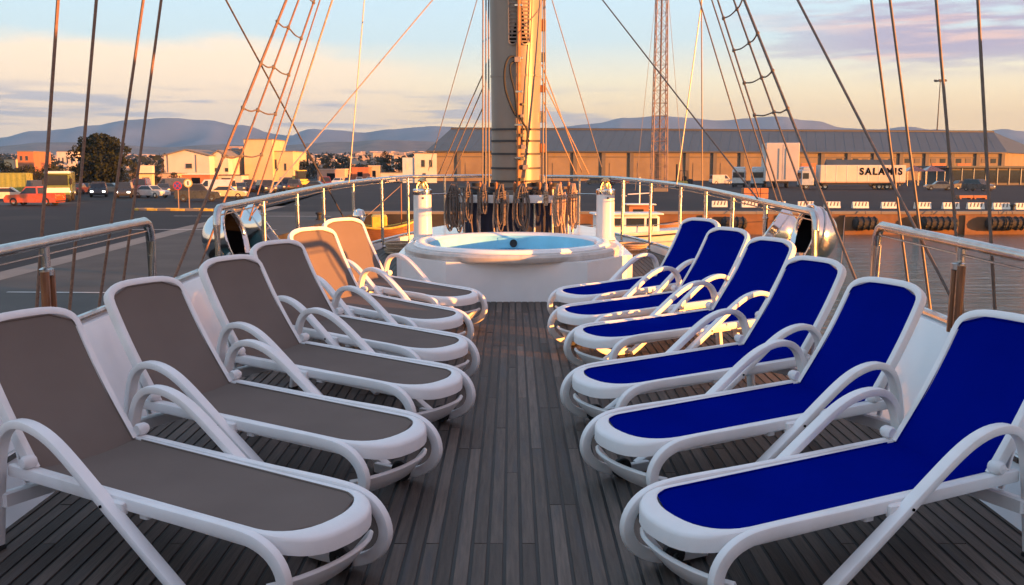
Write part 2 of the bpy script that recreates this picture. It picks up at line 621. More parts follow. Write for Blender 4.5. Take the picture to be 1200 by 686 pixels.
# ---- mountains: real terrain ridges far behind the town
def ridge(name, prof, Y, depth, m, amp, seed, n=260, rows=14, kind='structure'):
    """prof: (photo x, photo y) of the skyline; the terrain rises to it and falls away behind"""
    xs = [a for a, _ in prof]
    vs_, fs = [], []
    for j in range(rows):
        tt = j / (rows - 1)
        yy = Y - depth * .55 + depth * tt
        prof_k = (tt / .55) ** 1.15 if tt < .55 else math.cos((tt - .55) / .45 * PI / 2) ** .7
        for i in range(n):
            px = xs[0] + (xs[-1] - xs[0]) * i / (n - 1)
            for q in range(len(prof) - 1):
                if prof[q][0] <= px <= prof[q + 1][0]:
                    f_ = (px - prof[q][0]) / (prof[q + 1][0] - prof[q][0])
                    f_ = f_ * f_ * (3 - 2 * f_)
                    py = prof[q][1] + (prof[q + 1][1] - prof[q][1]) * f_
                    break
            py += (1.7 * noise.fractal(Vector((px * .035, seed, 0)), 1.0, 2.0, 4)) * (1 if kind == 'structure' and Y > 3000 else .5)
            top = (198 - py) / FPX * Y + EYE
            X = (px - 600) / FPX * Y * (.92 + .16 * tt)
            nz = noise.fractal(Vector((X * .0016 + seed, yy * .0022, seed)), 1.0, 2.1, 5)
            z = QZ - 6 + (top - QZ + 6) * max(0, prof_k * (1 - amp * 1.6 * abs(nz) * (1 if abs(tt - .55) > .05 else .10)))
            vs_.append((X, yy, z))
    for j in range(rows - 1):
        for i in range(n - 1):
            a = j * n + i
            fs.append((a, a + 1, a + n + 1, a + n))
    b2 = MB()
    b2.add(vs_, fs)
    return tag(b2.build(name, m, angle=180), kind=kind)


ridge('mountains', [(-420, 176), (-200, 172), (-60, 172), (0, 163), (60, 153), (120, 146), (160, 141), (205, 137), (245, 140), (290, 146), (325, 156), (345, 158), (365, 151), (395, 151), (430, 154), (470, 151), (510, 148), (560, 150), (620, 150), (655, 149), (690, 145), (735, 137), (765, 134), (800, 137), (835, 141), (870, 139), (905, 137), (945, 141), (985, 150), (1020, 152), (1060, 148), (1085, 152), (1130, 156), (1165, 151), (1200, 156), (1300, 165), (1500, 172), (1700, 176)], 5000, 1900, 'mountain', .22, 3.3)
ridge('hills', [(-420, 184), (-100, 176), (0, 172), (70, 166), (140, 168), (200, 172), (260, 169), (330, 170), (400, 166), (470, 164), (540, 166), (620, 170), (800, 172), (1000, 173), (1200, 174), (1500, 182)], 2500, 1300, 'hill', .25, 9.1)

# ---- the air: faint evening haze
hz = MB()
hz.box(-4600, 4600, -90, 6150, -6.5, 330)
o = hz.build('haze', 'caulk', smooth_=False)
hm = bpy.data.materials.new('haze_air')
hm.use_nodes = True
t = hm.node_tree
t.nodes.clear()
pv = N(t, 'ShaderNodeVolumePrincipled')
pv.inputs['Color'].default_value = (.47, .71, 1.0, 1)
pv.inputs['Density'].default_value = 1.6e-4
pv.inputs['Anisotropy'].default_value = .6
om = N(t, 'ShaderNodeOutputMaterial')
t.links.new(pv.outputs[0], om.inputs['Volume'])
o.data.materials[0] = hm
tag(o, kind='stuff')

rpz = random.Random(4)
for k in range(16):
    x, y = rpz.uniform(-70, -20), rpz.uniform(30, 120)
    a, b2 = rpz.uniform(1.5, 6), rpz.uniform(.8, 9)
    if x + a < -24:
        sheet('asphalt_patch', [(x, y), (x + a, y + .3), (x + a - .2, y + b2), (x + .1, y + b2 - .2)], QZ + .008 + .0004 * k, 'roof_edge' if k % 3 else 'concrete')


# ================================================================== THE SHIP (ship axes, trimmed by SHIP)
BEAM = 2.5
DY0, DY1 = 2.6, 10.36             # the deck in view


def hw(Y):
    """half breadth of the rail line"""
    return BEAM if Y < 12 else max(.05, BEAM - .020 * (Y - 12) ** 2.15)


# ---- deck: dark caulking with teak planks laid on it one by one
b_ = MB()
yl = [-8, 11.9, 13, 14, 15, 16, 17, 18, 18.8]
b_.prism([(hw(Y) if Y > 0 else BEAM, Y) for Y in yl] + [(-hw(Y) if Y > 0 else -BEAM, Y) for Y in reversed(yl)], -.06, -.006)
deck = on_ship(tag(b_.build('deck', 'caulk', smooth_=False), kind='structure'))
PP = .0664
NPL = 75
plank_meshes = {}


def plank_mesh(L):
    L = round(L, 2)
    if L not in plank_meshes:
        b2 = MB()
        w_ = PP / 2 - .0070
        prof = [(-w_, -.006), (-w_, -.0012), (-w_ + .0014, 0), (w_ - .0014, 0), (w_, -.0012), (w_, -.006)]
        b2.rings([[(x, y, z) for x, z in prof] for y in (0, L)])
        o2 = b2.build('plank', 'teak', None, smooth_=False)
        plank_meshes[L] = o2.data
        bpy.data.objects.remove(o2)
    return plank_meshes[L]


rp = random.Random(21)
for i in range(NPL):
    x = (i - NPL // 2) * PP + .002
    y = DY0
    outer = abs(x) > 1.3
    cuts = []
    yy = DY0 + rp.choice((.55, .9, 1.3, 1.75, 2.2))
    step = (2.6, 3.4) if outer else (1.7, 2.4)
    while yy < DY1 - .5:
        cuts.append(yy)
        yy += rp.choice((step[0], (step[0] + step[1]) / 2, step[1]))
    for c_ in cuts + [DY1]:
        o = inst('plank', plank_mesh(round((c_ - y - .007) * 20) / 20), deck)
        L = round((c_ - y - .007) * 20) / 20
        o.location = (x + rp.uniform(-.0006, .0006), y, rp.uniform(-.0007, .0007))
        o.scale.y = (c_ - y - .007) / L
        y = c_
b2 = MB()
for i in range(NPL):
    x = (i - NPL // 2) * PP + .002
    b2.box(x - PP / 2 + .0045, x + PP / 2 - .0045, -8, DY0 - .004, -.006, 0)
o = b2.build('planking', 'teak', deck, smooth_=False)
o['kind'] = 'stuff'

# ---- hull and bulwarks
hull = thing('ship_hull', 'white ship hull with low bulwarks around the teak sun deck', 'ship hull', (0, 0, 0), ship=True)
ys = [-12, -6, 0, 6, 10, 12, 13.5, 15, 16.5, 18, 19.5, 21]
rs = []
for Y in ys:
    w_ = hw(Y) + .10
    rs.append([(-w_, Y, .02), (-w_ * .97, Y, -1.6), (-w_ * .8, Y, -4.8), (w_ * .8, Y, -4.8), (w_ * .97, Y, -1.6), (w_, Y, .02)])
h_ = MB()
h_.rings([[Vector(q) for q in r_] for r_ in rs])
h_.v = [(x, y, z - .09 if z > 0 else z) for x, y, z in h_.v]
h_.build('hull_plating', 'ship_white', hull)


def bulwark(side, y0, y1, top):
    n = max(2, int((y1 - y0) / .5))
    yl = [y0 + (y1 - y0) * k / n for k in range(n + 1)]
    b3 = MB()
    b3.rings([[Vector((side * (hw(Y) - .32 * (top > .3)), Y, -.004)), Vector((side * (hw(Y) + .0), Y, top)), Vector((side * (hw(Y) + .10), Y, top)), Vector((side * (hw(Y) + .12), Y, -.08))] for Y in yl])
    o = b3.build('bulwark', 'gelcoat', hull)
    b4 = MB()
    b4.tube([(side * (hw(Y) + .055), Y, top + .022) for Y in yl], .026, 10)
    b4.build('capping_rail', 'steel', o)
    Y = y0 + .25
    while Y < y1 - .2 and top > .3:
        for dy, dz, l_ in ((0, -.37, .16), (.85, -.10, .10)):
            MB().cbox(-.012, .012, -l_, l_, -.016, .016, .005, Matrix.Translation((side * (hw(Y) - .008 + .32 * dz / top), Y + dy, top + dz))).build('fairlead_strip', 'steel', o)
        Y += 1.9


bulwark(-1, -1.5, 10.3, .60)
bulwark(1, -1.5, 6.25, .60)      # then a gap shaped to let the low sun reach the loungers
bulwark(1, 8.55, 10.3, .60)
for s_ in (-1, 1):
    bulwark(s_, 10.36, 18.4, .09)

# ---- raised platform that carries the whirlpool and the mast
PZ = .43
fd = MB()
outl = [(-1.30, 11.05), (-1.25, 11.05), (-.70, 10.36), (.80, 10.36), (1.30, 11.05), (1.36, 11.05), (1.38, 14.6), (1.0, 15.4), (-1.0, 15.4), (-1.34, 14.6)]
for (x0, y0), (x1, y1) in zip(outl, outl[1:] + outl[:1]):
    fd.add([(x0, y0, -.03), (x1, y1, -.03), (x1, y1, PZ - .008), (x0, y0, PZ - .008)], [(0, 1, 2, 3)])
for s_, half in ((-1, [(-.70, 10.36), (-1.25, 11.05), (-1.30, 11.05), (-1.34, 14.6), (-1.0, 15.4)]), (1, [(.80, 10.36), (1.30, 11.05), (1.36, 11.05), (1.38, 14.6), (1.0, 15.4)])):
    top = [(0, 10.36)] + half + [(0, 15.4)] + [(s_ * 1.12 * math.sin(a), 11.5 + 1.14 * math.cos(a)) for a in [PI * k / 20 for k in range(21)]]
    fd.add([(x, y, PZ - .008) for x, y in top], [tuple(range(len(top)))])   # the well of the whirlpool stays open
on_ship(tag(fd.build('whirlpool_platform', 'gelcoat', smooth_=False), kind='structure'))
tk = MB()
for i in range(NPL):
    x = (i - NPL // 2) * PP + .002
    y = DY1 if abs(x) > 1.24 else 15.4
    while y < 17.9:
        y2 = min(y + rp.choice((2.1, 2.6, 3.2)), 18.1)
        while y2 > y + .3 and hw(y2) < abs(x) + .06:
            y2 -= .1
        if y2 <= y + .3:
            break
        if y < 15.4 and abs(x) < 1.42 and y + .01 < 15.4:
            y2 = min(y2, 11.04)
            if y < 11.0:
                tk.box(x - PP / 2 + .0056, x + PP / 2 - .0056, y + .002, y2, -.006, 0)
            y = 15.41
            continue
        tk.box(x - PP / 2 + .0056, x + PP / 2 - .0056, y + .002, y2 - .002, -.006, 0)
        y = y2
o = tk.build('bow_planking', 'teak', deck, smooth_=False)
tag(o, kind='stuff')

tub = thing('hot_tub', 'round white whirlpool with pale blue basin set into the raised foredeck', 'hot tub', (0, 11.50, PZ), ship=True)
tub.matrix_basis = tub.matrix_basis @ Matrix.Diagonal((.93, .95, 1, 1))
nn = 64
prof = [(1.02, .02), (1.33, .0), (1.335, .035), (1.30, .075), (1.20, .085)]
MB().lathe([(1.21, -.01), (1.335, -.01), (1.345, .01), (1.345, .045), (1.32, .07), (1.22, .075)], nn).build('surround', 'tub_surround', tub)
MB().lathe([(1.02, .03), (1.225, .05), (1.235, .085), (1.215, .115), (1.16, .122), (1.08, .105), (1.03, .07), (1.01, .03)], nn).build('rim', 'gelcoat', tub)
bs = MB()
bs.lathe([(1.035, .088), (1.00, .05), (.965, -.03), (.94, -.14), (.90, -.22), (.62, -.24), (.58, -.27), (.52, -.42), (.0001, -.425)], nn)
basin = bs.build('basin', 'tub_blue', tub)
for i in range(26):
    a = PI * (.25 + .5 * i / 25)
    mt = Matrix.Translation((.945 * math.cos(a), .945 * math.sin(a), -.09)) @ Matrix.Rotation(a, 4, 'Z') @ Matrix.Rotation(PI / 2, 4, 'Y')
    MB().lathe([(.0001, -.012), (.011, -.012), (.014, -.006), (.011, .004), (.0001, .004)], 8, mt).build('jet', 'chrome', basin)
mt = Matrix.Translation((.02, .915, -.005)) @ Matrix.Rotation(R(72), 4, 'X')
MB().lathe([(.0001, .0), (.03, .0), (.042, .004), (.05, .012), (.052, .0)], 16, mt).build('suction_cover', 'black_rubber', basin)
MB().cbox(-.22, .25, -.03, .0, -.07, .07, .008, Matrix.Translation((.02, .985, -.01)) @ Matrix.Rotation(R(-18), 4, 'X')).build('panel', 'tub_blue', basin)


# ---- white vent posts each side of the tub
def vent_post(x, y, label):
    t_ = thing('vent_post', label, 'ventilator', (x, y, PZ), group='white ventilators beside the whirlpool', ship=True)
    MB().lathe([(.135, 0), (.135, .02), (.122, .035), (.118, .30), (.1175, .302), (.116, .60), (.0001, .60)], 28).build('post', 'ship_white', t_)
    MB().lathe([(.119, .585), (.124, .59), (.126, .62), (.124, .645), (.105, .66), (.0001, .662)], 28).build('collar', 'chrome', t_)
    MB().lathe([(.05, .66), (.042, .68), (.034, .72), (.036, .745), (.055, .752), (.060, .765), (.045, .785), (.018, .80), (.0001, .803)], 20).build('finial', 'brass', t_)
    for a in range(4):
        aa = a * PI / 2 + .6
        MB().tube([(.08 * math.cos(aa), .08 * math.sin(aa), .655), (.075 * math.cos(aa), .075 * math.sin(aa), .70), (.035 * math.cos(aa), .035 * math.sin(aa), .755)], .006, 6).build('bracket', 'brass', t_)
    MB().lathe([(.0001, -.004), (.013, -.004), (.013, .006), (.0001, .006)], 10, Matrix.Translation((.02, -.117, .545)) @ Matrix.Rotation(PI / 2, 4, 'X')).build('eye_bolt', 'black_rubber', t_)
    return t_


vent_post(-1.165, 12.85, 'white cylindrical ventilator with brass cap left of the whirlpool')
vent_post(1.215, 12.85, 'white cylindrical ventilator with brass cap right of the whirlpool')


# ---- railings
def railing(label, side, y0, y1, posts, z, end0, end1, mid=True, group='steel deck railings'):
    t_ = thing('deck_railing', label, 'railing', (0, 0, 0), group=group, ship=True)
    n = max(6, int((y1 - y0) / .35))
    r_ = .032

    def X(Y):
        return side * (hw(Y) + .0)
    pts = [(X(y0 + (y1 - y0) * k / n), y0 + (y1 - y0) * k / n, z) for k in range(n + 1)]
    if end0:                       # the rail bends down into a post at its after end
        pts = [(X(y0), y0, 0 if side > 0 else .58), (X(y0), y0 - .0, z - .14), (X(y0), y0 + .012, z - .07), (X(y0), y0 + .045, z - .022)] + [(X(y0), y0 + .10, z)] + pts[1:]
    if end1:
        pts = pts[:-1] + [(X(y1), y1 - .10, z), (X(y1), y1 - .045, z - .022), (X(y1), y1 - .012, z - .07), (X(y1), y1, z - .14), (X(y1), y1, 0 if side > 0 else .58)]
    MB().tube(pts, r_, 14).build('top_rail', 'steel', t_)
    if mid:
        MB().tube([(X(y0 + (y1 - y0) * k / n), y0 + (y1 - y0) * k / n, z - .065) for k in range(n + 1)], .007, 6).build('lower_wire', 'steel', t_)
    for Y in posts:
        b3 = MB()
        b3.tube([(X(Y), Y, 0 if (side > 0 and Y < 9.3) or Y > 10.4 else .58), (X(Y), Y, z - .02)], .024, 12)
        b3.lathe([(.026, z - .17), (.031, z - .165), (.031, z - .15), (.026, z - .145)], 12, Matrix.Translation((X(Y), Y, 0)))
        zb = 0 if Y > 10.4 else .6
        b3.lathe([(.05, zb), (.05, zb + .025), (.03, zb + .04)], 12, Matrix.Translation((X(Y), Y, 0)))
        b3.build('post', 'steel', t_)
    return t_


railing('steel railing at the left edge of the photo, near end of the port side', -1, .2, 6.80, (1.9, 3.6, 5.25), 1.125, False, True)
railing('steel railing at the right edge of the photo, beside the water', 1, 4.1, 6.74, (4.4, 5.46), 1.10, False, True)
railing('long steel railing along the port bow behind the grey loungers', -1, 8.34, 17.4, (9.93, 11.5, 13.0, 14.6, 16.0, 17.2), 1.115, True, False)
railing('long steel railing along the starboard bow behind the blue loungers', 1, 8.10, 17.4, (9.73, 11.2, 12.7, 14.1, 15.6, 16.9), 1.09, True, False)
# doubled tubes by two posts, a coppery reflection put into their brown
for (x, y, lab) in ((-2.46, 5.17, 'double brown tube standing by the near left rail post'), (2.47, 5.42, 'double brown tube standing by the near right rail post')):
    t_ = thing('stanchion', lab, 'post', (x, y, 0), ship=True)
    for dy in (-.035, .035):
        MB().tube([(0, dy, .6), (.004, dy * .9, .98)], .024, 10).build('tube', 'wood_varnish', t_)
    MB().lathe([(.034, .955), (.038, .96), (.038, .99), (.02, 1.0), (.0001, 1.0)], 12).build('cap', 'steel', t_)
bow = thing('bow_rail', 'low steel rail across the bow behind the mast', 'railing', (0, 17.4, 0), ship=True)
MB().tube([(-hw(17.4), 0, 1.11), (-1.2, .25, 1.11), (-.5, .4, 1.11), (.5, .4, 1.10), (1.2, .25, 1.10), (hw(17.4), 0, 1.09)], .03, 10).build('top_rail', 'steel', bow)
for x, y in ((-1.2, .25), (-.4, .4), (.4, .4), (1.2, .25)):
    MB().tube([(x, y, 0), (x, y, 1.1)], .022, 10).build('post', 'steel', bow)
MB().tube([(-hw(17.4), 0, .8), (-.5, .4, .8), (.5, .4, .8), (hw(17.4), 0, .8)], .012, 8).build('mid_rail', 'steel', bow)


# ---- chrome cowls outside the rails
def cowl(x, y, z, nrm, r_, label):
    t_ = thing('ventilation_cowl', label, 'ventilator', (x, y, 0), group='chrome ventilation cowls', ship=True)
    q = Vector(nrm).normalized().to_track_quat('Z', 'X').to_matrix().to_4x4()
    mt = Matrix.Translation((0, 0, z)) @ q
    # shell: bulging bell with a rolled lip round the mouth
    prof = [(.0001, -1.30), (.26, -1.27), (.50, -1.16), (.70, -.98), (.84, -.74), (.93, -.46), (.98, -.20), (1.0, .0), (1.015, .06), (1.0, .10), (.96, .115), (.90, .10), (.86, .05), (.83, -.05)]
    MB().lathe([(a * r_, b_ * r_ * .78) for a, b_ in prof], 40, mt).build('shell', 'chrome', t_)
    MB().lathe([(.835 * r_, -.03 * r_), (.80 * r_, -.20 * r_), (.62 * r_, -.50 * r_), (.3 * r_, -.72 * r_), (.0001, -.78 * r_)], 30, mt).build('throat', 'dark_slot', t_)
    MB().lathe([(.955 * r_, -.27 * r_), (1.0 * r_, -.265 * r_), (1.0 * r_, -.225 * r_), (.965 * r_, -.22 * r_)], 40, mt).build('seam_band', 'steel', t_)
    MB().tube([(0, 0, .60), (0, 0, z - r_ * .55)], r_ * .5, 20).build('neck', 'chrome', t_)
    MB().lathe([(r_ * .62, .60), (r_ * .62, .625), (r_ * .5, .65)], 20).build('flange', 'steel', t_)
    return t_


cowl(-2.55, 9.05, .80, (.97, -.05, .25), .285, 'nearer chrome ventilation cowl on the left with dark mouth')
cowl(-2.62, 10.5, .80, (.80, .25, .55), .285, 'farther chrome ventilation cowl on the left behind the rail')
cowl(2.53, 8.5, .88, (-.97, -.05, .25), .265, 'nearer chrome ventilation cowl on the right with dark mouth')
cowl(2.58, 9.85, .80, (-.80, .25, .55), .275, 'farther chrome ventilation cowl on the right behind the rail')

# ---- the unseen deckhouse aft, with side screens added to shade the deck
dh = thing('deckhouse', 'unseen white deckhouse with added sun screens aft of the loungers', 'deckhouse', (0, 0, 0), ship=True)
MB().box(-2.5, 2.5, -11, -5.2, 0, 2.5).build('wall', 'ship_white', dh, smooth_=False)
MB().box(-2.75, 2.75, -11.2, -4.6, 2.503, 2.62).build('roof', 'ship_white', dh, smooth_=False)
MB().box(2.32, 2.47, -5.198, 1.0, .003, 1.9).build('added_sun_screen', 'ship_white', dh, smooth_=False)
MB().box(-2.47, -2.32, -5.198, 1.0, .003, 1.9).build('added_sun_screen', 'ship_white', dh, smooth_=False)
for x in (-1.9, -.75, .45, 1.5):
    MB().box(x, x + .55, -5.2, -5.17, 1.1, 2.0).build('window', 'glass_dark', dh, smooth_=False)

# added unseen boat shape to starboard, blocking the low sun from the nearer loungers
lb = thing('sun_blocker', 'unseen white boat shape added outboard to starboard to block the low sun', 'sun_blocker', (4.35, 1.9, .35), ship=True)
rs = []
for k in range(13):
    f_ = k / 12
    y = -4.2 + 7.25 * f_
    w_ = .85 * math.sin(PI * min(1, max(0, .04 + .92 * f_))) ** .45
    rs.append([Vector((w_ * math.cos(PI + PI * j / 10), y, .95 + 1.0 * (1 - .25 * (1 - w_ / .85)) * math.sin(PI + PI * j / 10))) for j in range(11)])
b_ = MB()
b_.rings(rs, closed=False)
b_.build('hull', 'ship_white', lb)
rs = []
for k in range(13):
    f_ = k / 12
    y = -4.2 + 7.25 * f_
    w_ = .85 * math.sin(PI * min(1, max(0, .04 + .92 * f_))) ** .45
    rs.append([Vector((w_ * math.cos(PI * j / 10), y, .952 + 1.5 * (w_ / .85) ** .5 * math.sin(PI * j / 10) ** .6)) for j in range(11)])
b_ = MB()
b_.rings(rs, closed=False)
b_.build('canopy', 'plaster_orange', lb)
for y in (-2.9, 1.7):
    MB().tube([(-1.75, y, -.35), (-1.75, y, 2.6), (-1.2, y, 3.2), (0, y, 3.3), (0, y, 2.4)], .09, 10).build('davit', 'ship_white', lb)


# ================================================================== LOUNGERS
U_H, Z_H = 1.38, .355             # hinge
U_T, Z_T = 1.775, .935            # top of the backrest
PHI = math.atan2(Z_T - Z_H, U_T - U_H)
LB = math.hypot(Z_T - Z_H, U_T - U_H)


def zseat(u):
    z = .335 + .022 * max(0, u) / 1.38
    if u < .16:
        z -= .045 * ((.16 - u) / .24) ** 2
    return z


def superfront(w, u0, ue, n=17, e=2.6):
    """half outline from (u0, w) round the rounded foot at ue to (u0, -w)"""
    pts = []
    for k in range(n):
        a = PI / 2 - PI * k / (n - 1)
        c_, s_ = math.cos(a), math.sin(a)
        pts.append((u0 - (u0 - ue) * (abs(c_) ** (2 / e)), w * (1 if s_ >= 0 else -1) * abs(s_) ** (2 / e)))
    return pts


def rim(outer, inner, pos, top_in, thick, bev):
    """ring of frame between two outlines; pos(a, v, t) lifts a plan point to 3-D with t along the normal"""
    rs = []
    for (ao, vo), (ai, vi) in zip(outer, inner):
        d = Vector((ai - ao, vi - vo))
        L = max(d.length, 1e-6)
        d /= L
        sec = [(0, -thick), (0, -bev), (bev * .35, -bev * .3), (bev, 0), (L - bev * .7, 0), (L - bev * .2, -bev * .25), (L, -bev * .8), (L, -thick)]
        rs.append([Vector(pos(ao + d.x * a, vo + d.y * a, t_)) for a, t_ in sec])
    b3 = MB()
    b3.rings(rs)
    return b3


def make_lounger(sling, label, group):
    t_ = thing('sun_lounger', label, 'sun lounger', group=group)
    wp = M['white_plastic']
    # seat frame: a slim rim along the sides, broad round the foot
    nside = 9
    W, WI = .254, .234
    so = [(1.40 - (1.40 - .19) * k / nside, W) for k in range(nside)]
    si = [(1.40 - (1.40 - .19) * k / nside, WI - .012 * k / nside) for k in range(nside)]
    fo = superfront(W, .19, -.030, e=2.5)
    fi = superfront(WI - .012, .19, .048, e=2.3)
    outer = so + fo + [(a, -v) for a, v in reversed(so)]
    inner = si + fi + [(a, -v) for a, v in reversed(si)]

    def seatpos(a, v, tt):
        return (a, v, zseat(a) + tt)
    rim(outer, inner, seatpos, 0, .062, .014).build('seat_frame', wp, t_)
    # side frames: C-shaped foot running into the rail
    sec = rrect(.037, .050, .009)
    for s_ in (1, -1):
        path = [(.40, .028), (.27, .030), (.145, .050), (.055, .105), (.020, .185), (.052, .262), (.135, .310), (.28, .324), (.6, .324), (1.0, .328), (1.30, .332), (1.50, .333)]
        pts = [(p_.x, s_ * .271, p_.y) for p_ in spline([(a, b3, 0) for a, b3 in path], 4)]
        MB().sweep(pts, sec).build('side_frame', wp, t_)
        # arm: sloping stay, arched armrest and rear leg in one sweep
        path = [(.37, .020), (.46, .070), (.62, .175), (.80, .295), (.96, .405), (1.09, .490), (1.19, .538), (1.29, .560), (1.38, .552), (1.445, .510), (1.485, .435), (1.51, .33), (1.535, .17), (1.56, .0)]
        pts = [(p_.x, s_ * .322, p_.y) for p_ in spline([(a, b3, 0) for a, b3 in path], 3)]
        sc_ = [1.0 - .10 * max(0, i / len(pts) - .72) for i in range(len(pts))]
        arm = MB().sweep(pts, rrect(.053, .036, .009), scales=sc_).build('armrest', wp, t_)
        # web between arm and rail, rubber foot
        MB().cbox(.78, .90, s_ * .293 - .015, s_ * .293 + .015, .292, .338, .006).build('gusset', wp, t_)
        MB().cbox(1.535, 1.585, s_ * .322 - .026, s_ * .322 + .026, -.0, .018, .004).build('rubber_foot', 'black_rubber', arm)
        MB().lathe([(.0001, -.004), (.006, -.004), (.006, .003), (.0001, .003)], 8, Matrix.Translation((.845, s_ * .351, .327)) @ Matrix.Rotation(-s_ * PI / 2, 4, 'X')).build('screw', 'dark_slot', arm)
        # hinge knob
        kb = MB()
        kb.lathe([(.0001, -.03), (.022, -.03), (.028, -.02), (.028, .012), (.020, .026), (.0001, .03)], 12, Matrix.Translation((U_H + .006, s_ * .275, Z_H + .028)) @ Matrix.Rotation(-s_ * PI / 2, 4, 'X'))
        kb.cbox(-.035, .045, -.014, .014, -.016, .014, .006, Matrix.Translation((U_H + .035, s_ * .262, Z_H + .002)))
        kb.build('hinge_knob', wp, t_)
    # curved crossbar low down under the foot, and the rear crossbar
    cb = [(.125, -.256, .125), (.085, -.19, .128), (.060, -.10, .13), (.052, 0, .13), (.060, .10, .13), (.085, .19, .128), (.125, .256, .125)]
    tl_ = R(-40)                      # a broad band, its lower edge drawn back under the foot
    MB().sweep(spline(cb, 3), [(a * math.cos(tl_) - b3 * math.sin(tl_), a * math.sin(tl_) + b3 * math.cos(tl_)) for a, b3 in rrect(.125, .020, .007)], Vector((0, 0, 1))).build('foot_crossbar', wp, t_)
    MB().cbox(1.495, 1.535, -.315, .315, .185, .245, .008).build('rear_crossbar', wp, t_)
    MB().cbox(.70, .745, -.265, .265, .275, .30, .006).build('seat_crossbar', wp, t_)
    # two small wheels under the foot
    for s_ in (1, -1):
        w_ = MB()
        w_.lathe([(.012, -.018), (.044, -.018), (.052, -.010), (.052, .010), (.044, .018), (.012, .018)], 18, Matrix.Translation((.215, s_ * .236, .052)) @ Matrix.Rotation(PI / 2, 4, 'X'))
        w_.build('wheel', 'black_rubber', t_)
    # seat sling with a little sag
    n = 24
    rs = []
    for k in range(n + 1):
        u = .050 + (1.40 - .050) * (k / n)
        if u < .19:
            e = 2.3
            h = (WI - .012) * max(0, 1 - ((.19 - u) / (.19 - .048)) ** e) ** (1 / e) if u > .048 else 0
            h = max(h, .02)
        else:
            h = WI - .012 + .012 * (u - .19) / 1.21
        row = []
        for j in range(9):
            f_ = -1 + 2 * j / 8
            sag = .016 * (1 - f_ * f_) * min(1, max(0, u) / .4)
            row.append(Vector((u, h * f_ * 1.012, zseat(u) - .010 - sag)))
        rs.append(row)
    sl = MB()
    sl.rings(rs, closed=False)
    sl.rings([[q - Vector((0, 0, .004)) for q in r_] for r_ in rs], closed=False)
    ss = sl.build('seat_sling', sling, t_)
    edge = [r_[0] for r_ in reversed(rs[:-1])] + [r_[-1] for r_ in rs[:-1]]
    MB().tube([q + Vector((0, 0, .002)) for q in edge], .0042, 6).build('piping', sling, ss)

    # backrest in its own plane: a along the back from the hinge, t along its normal
    ca, sa = math.cos(PHI), math.sin(PHI)

    def backpos(a, v, tt):
        curve = .020 * math.sin(min(1, max(0, a / LB)) * PI)      # slightly hollow
        tt = tt - curve
        return (U_H + a * ca - tt * sa, v, Z_H + a * sa + tt * ca)
    BW, BWT = .257, .252
    ns = 8
    so = [(.0 + (LB - .13) * k / ns, BW + (BWT - BW) * k / ns) for k in range(ns)]
    fo = [(LB - .13 + (LB - .13 - a) * 0 + ((LB - .13) - a), v) for a, v in superfront(BWT, LB - .13, LB - .26, e=3.0)]
    si = [(.0 + (LB - .13) * k / ns, BW - .036 + (BWT - BW) * k / ns) for k in range(ns)]
    fi = [((LB - .13) + ((LB - .13) - a), v) for a, v in superfront(BWT - .036, LB - .13, LB - .219, e=3.0)]
    outer = so + fo + [(a, -v) for a, v in reversed(so)]
    inner = si + fi + [(a, -v) for a, v in reversed(si)]
    bk = rim(outer, inner, backpos, 0, .046, .014).build('backrest_frame', wp, t_)
    n = 16
    rs = []
    for k in range(n + 1):
        a = -.045 + (LB + .002) * k / n
        if a > LB - .13:
            e = 3.0
            h = (BWT - .034) * max(0, 1 - ((a - (LB - .13)) / .091) ** e) ** (1 / e)
            h = max(h, .05)
        else:
            h = BW - .034
        row = []
        for j in range(9):
            f_ = -1 + 2 * j / 8
            row.append(Vector(backpos(a, h * f_, -.010 - .010 * (1 - f_ * f_) * math.sin(PI * k / n))))
        rs.append(row)
    sl = MB()
    nrm = Vector((sa, 0, -ca)) * .004
    sl.rings(rs, closed=False)
    sl.rings([[q + nrm for q in r_] for r_ in rs], closed=False)
    ss = sl.build('backrest_sling', sling, t_)
    edge = [r_[0] for r_ in rs[1:]] + [r_[-1] for r_ in reversed(rs[1:])]
    MB().tube([q - nrm * .5 for q in edge], .0042, 6).build('piping', sling, ss)
    # cross rib and the prop that holds the backrest up
    MB().cbox(-.02, .02, -.23, .23, -.012, .012, .004, Matrix.Translation(backpos(.36, 0, -.045)) @ Matrix.Rotation(-PHI, 4, 'Y')).build('back_rib', wp, bk)
    for s_ in (1, -1):
        a_ = Vector(backpos(.34, s_ * .20, -.055))
        MB().sweep([a_, (1.52, s_ * .20, .25)], rrect(.022, .016, .005), Vector((0, 1, 0))).build('prop', wp, t_)
    return t_


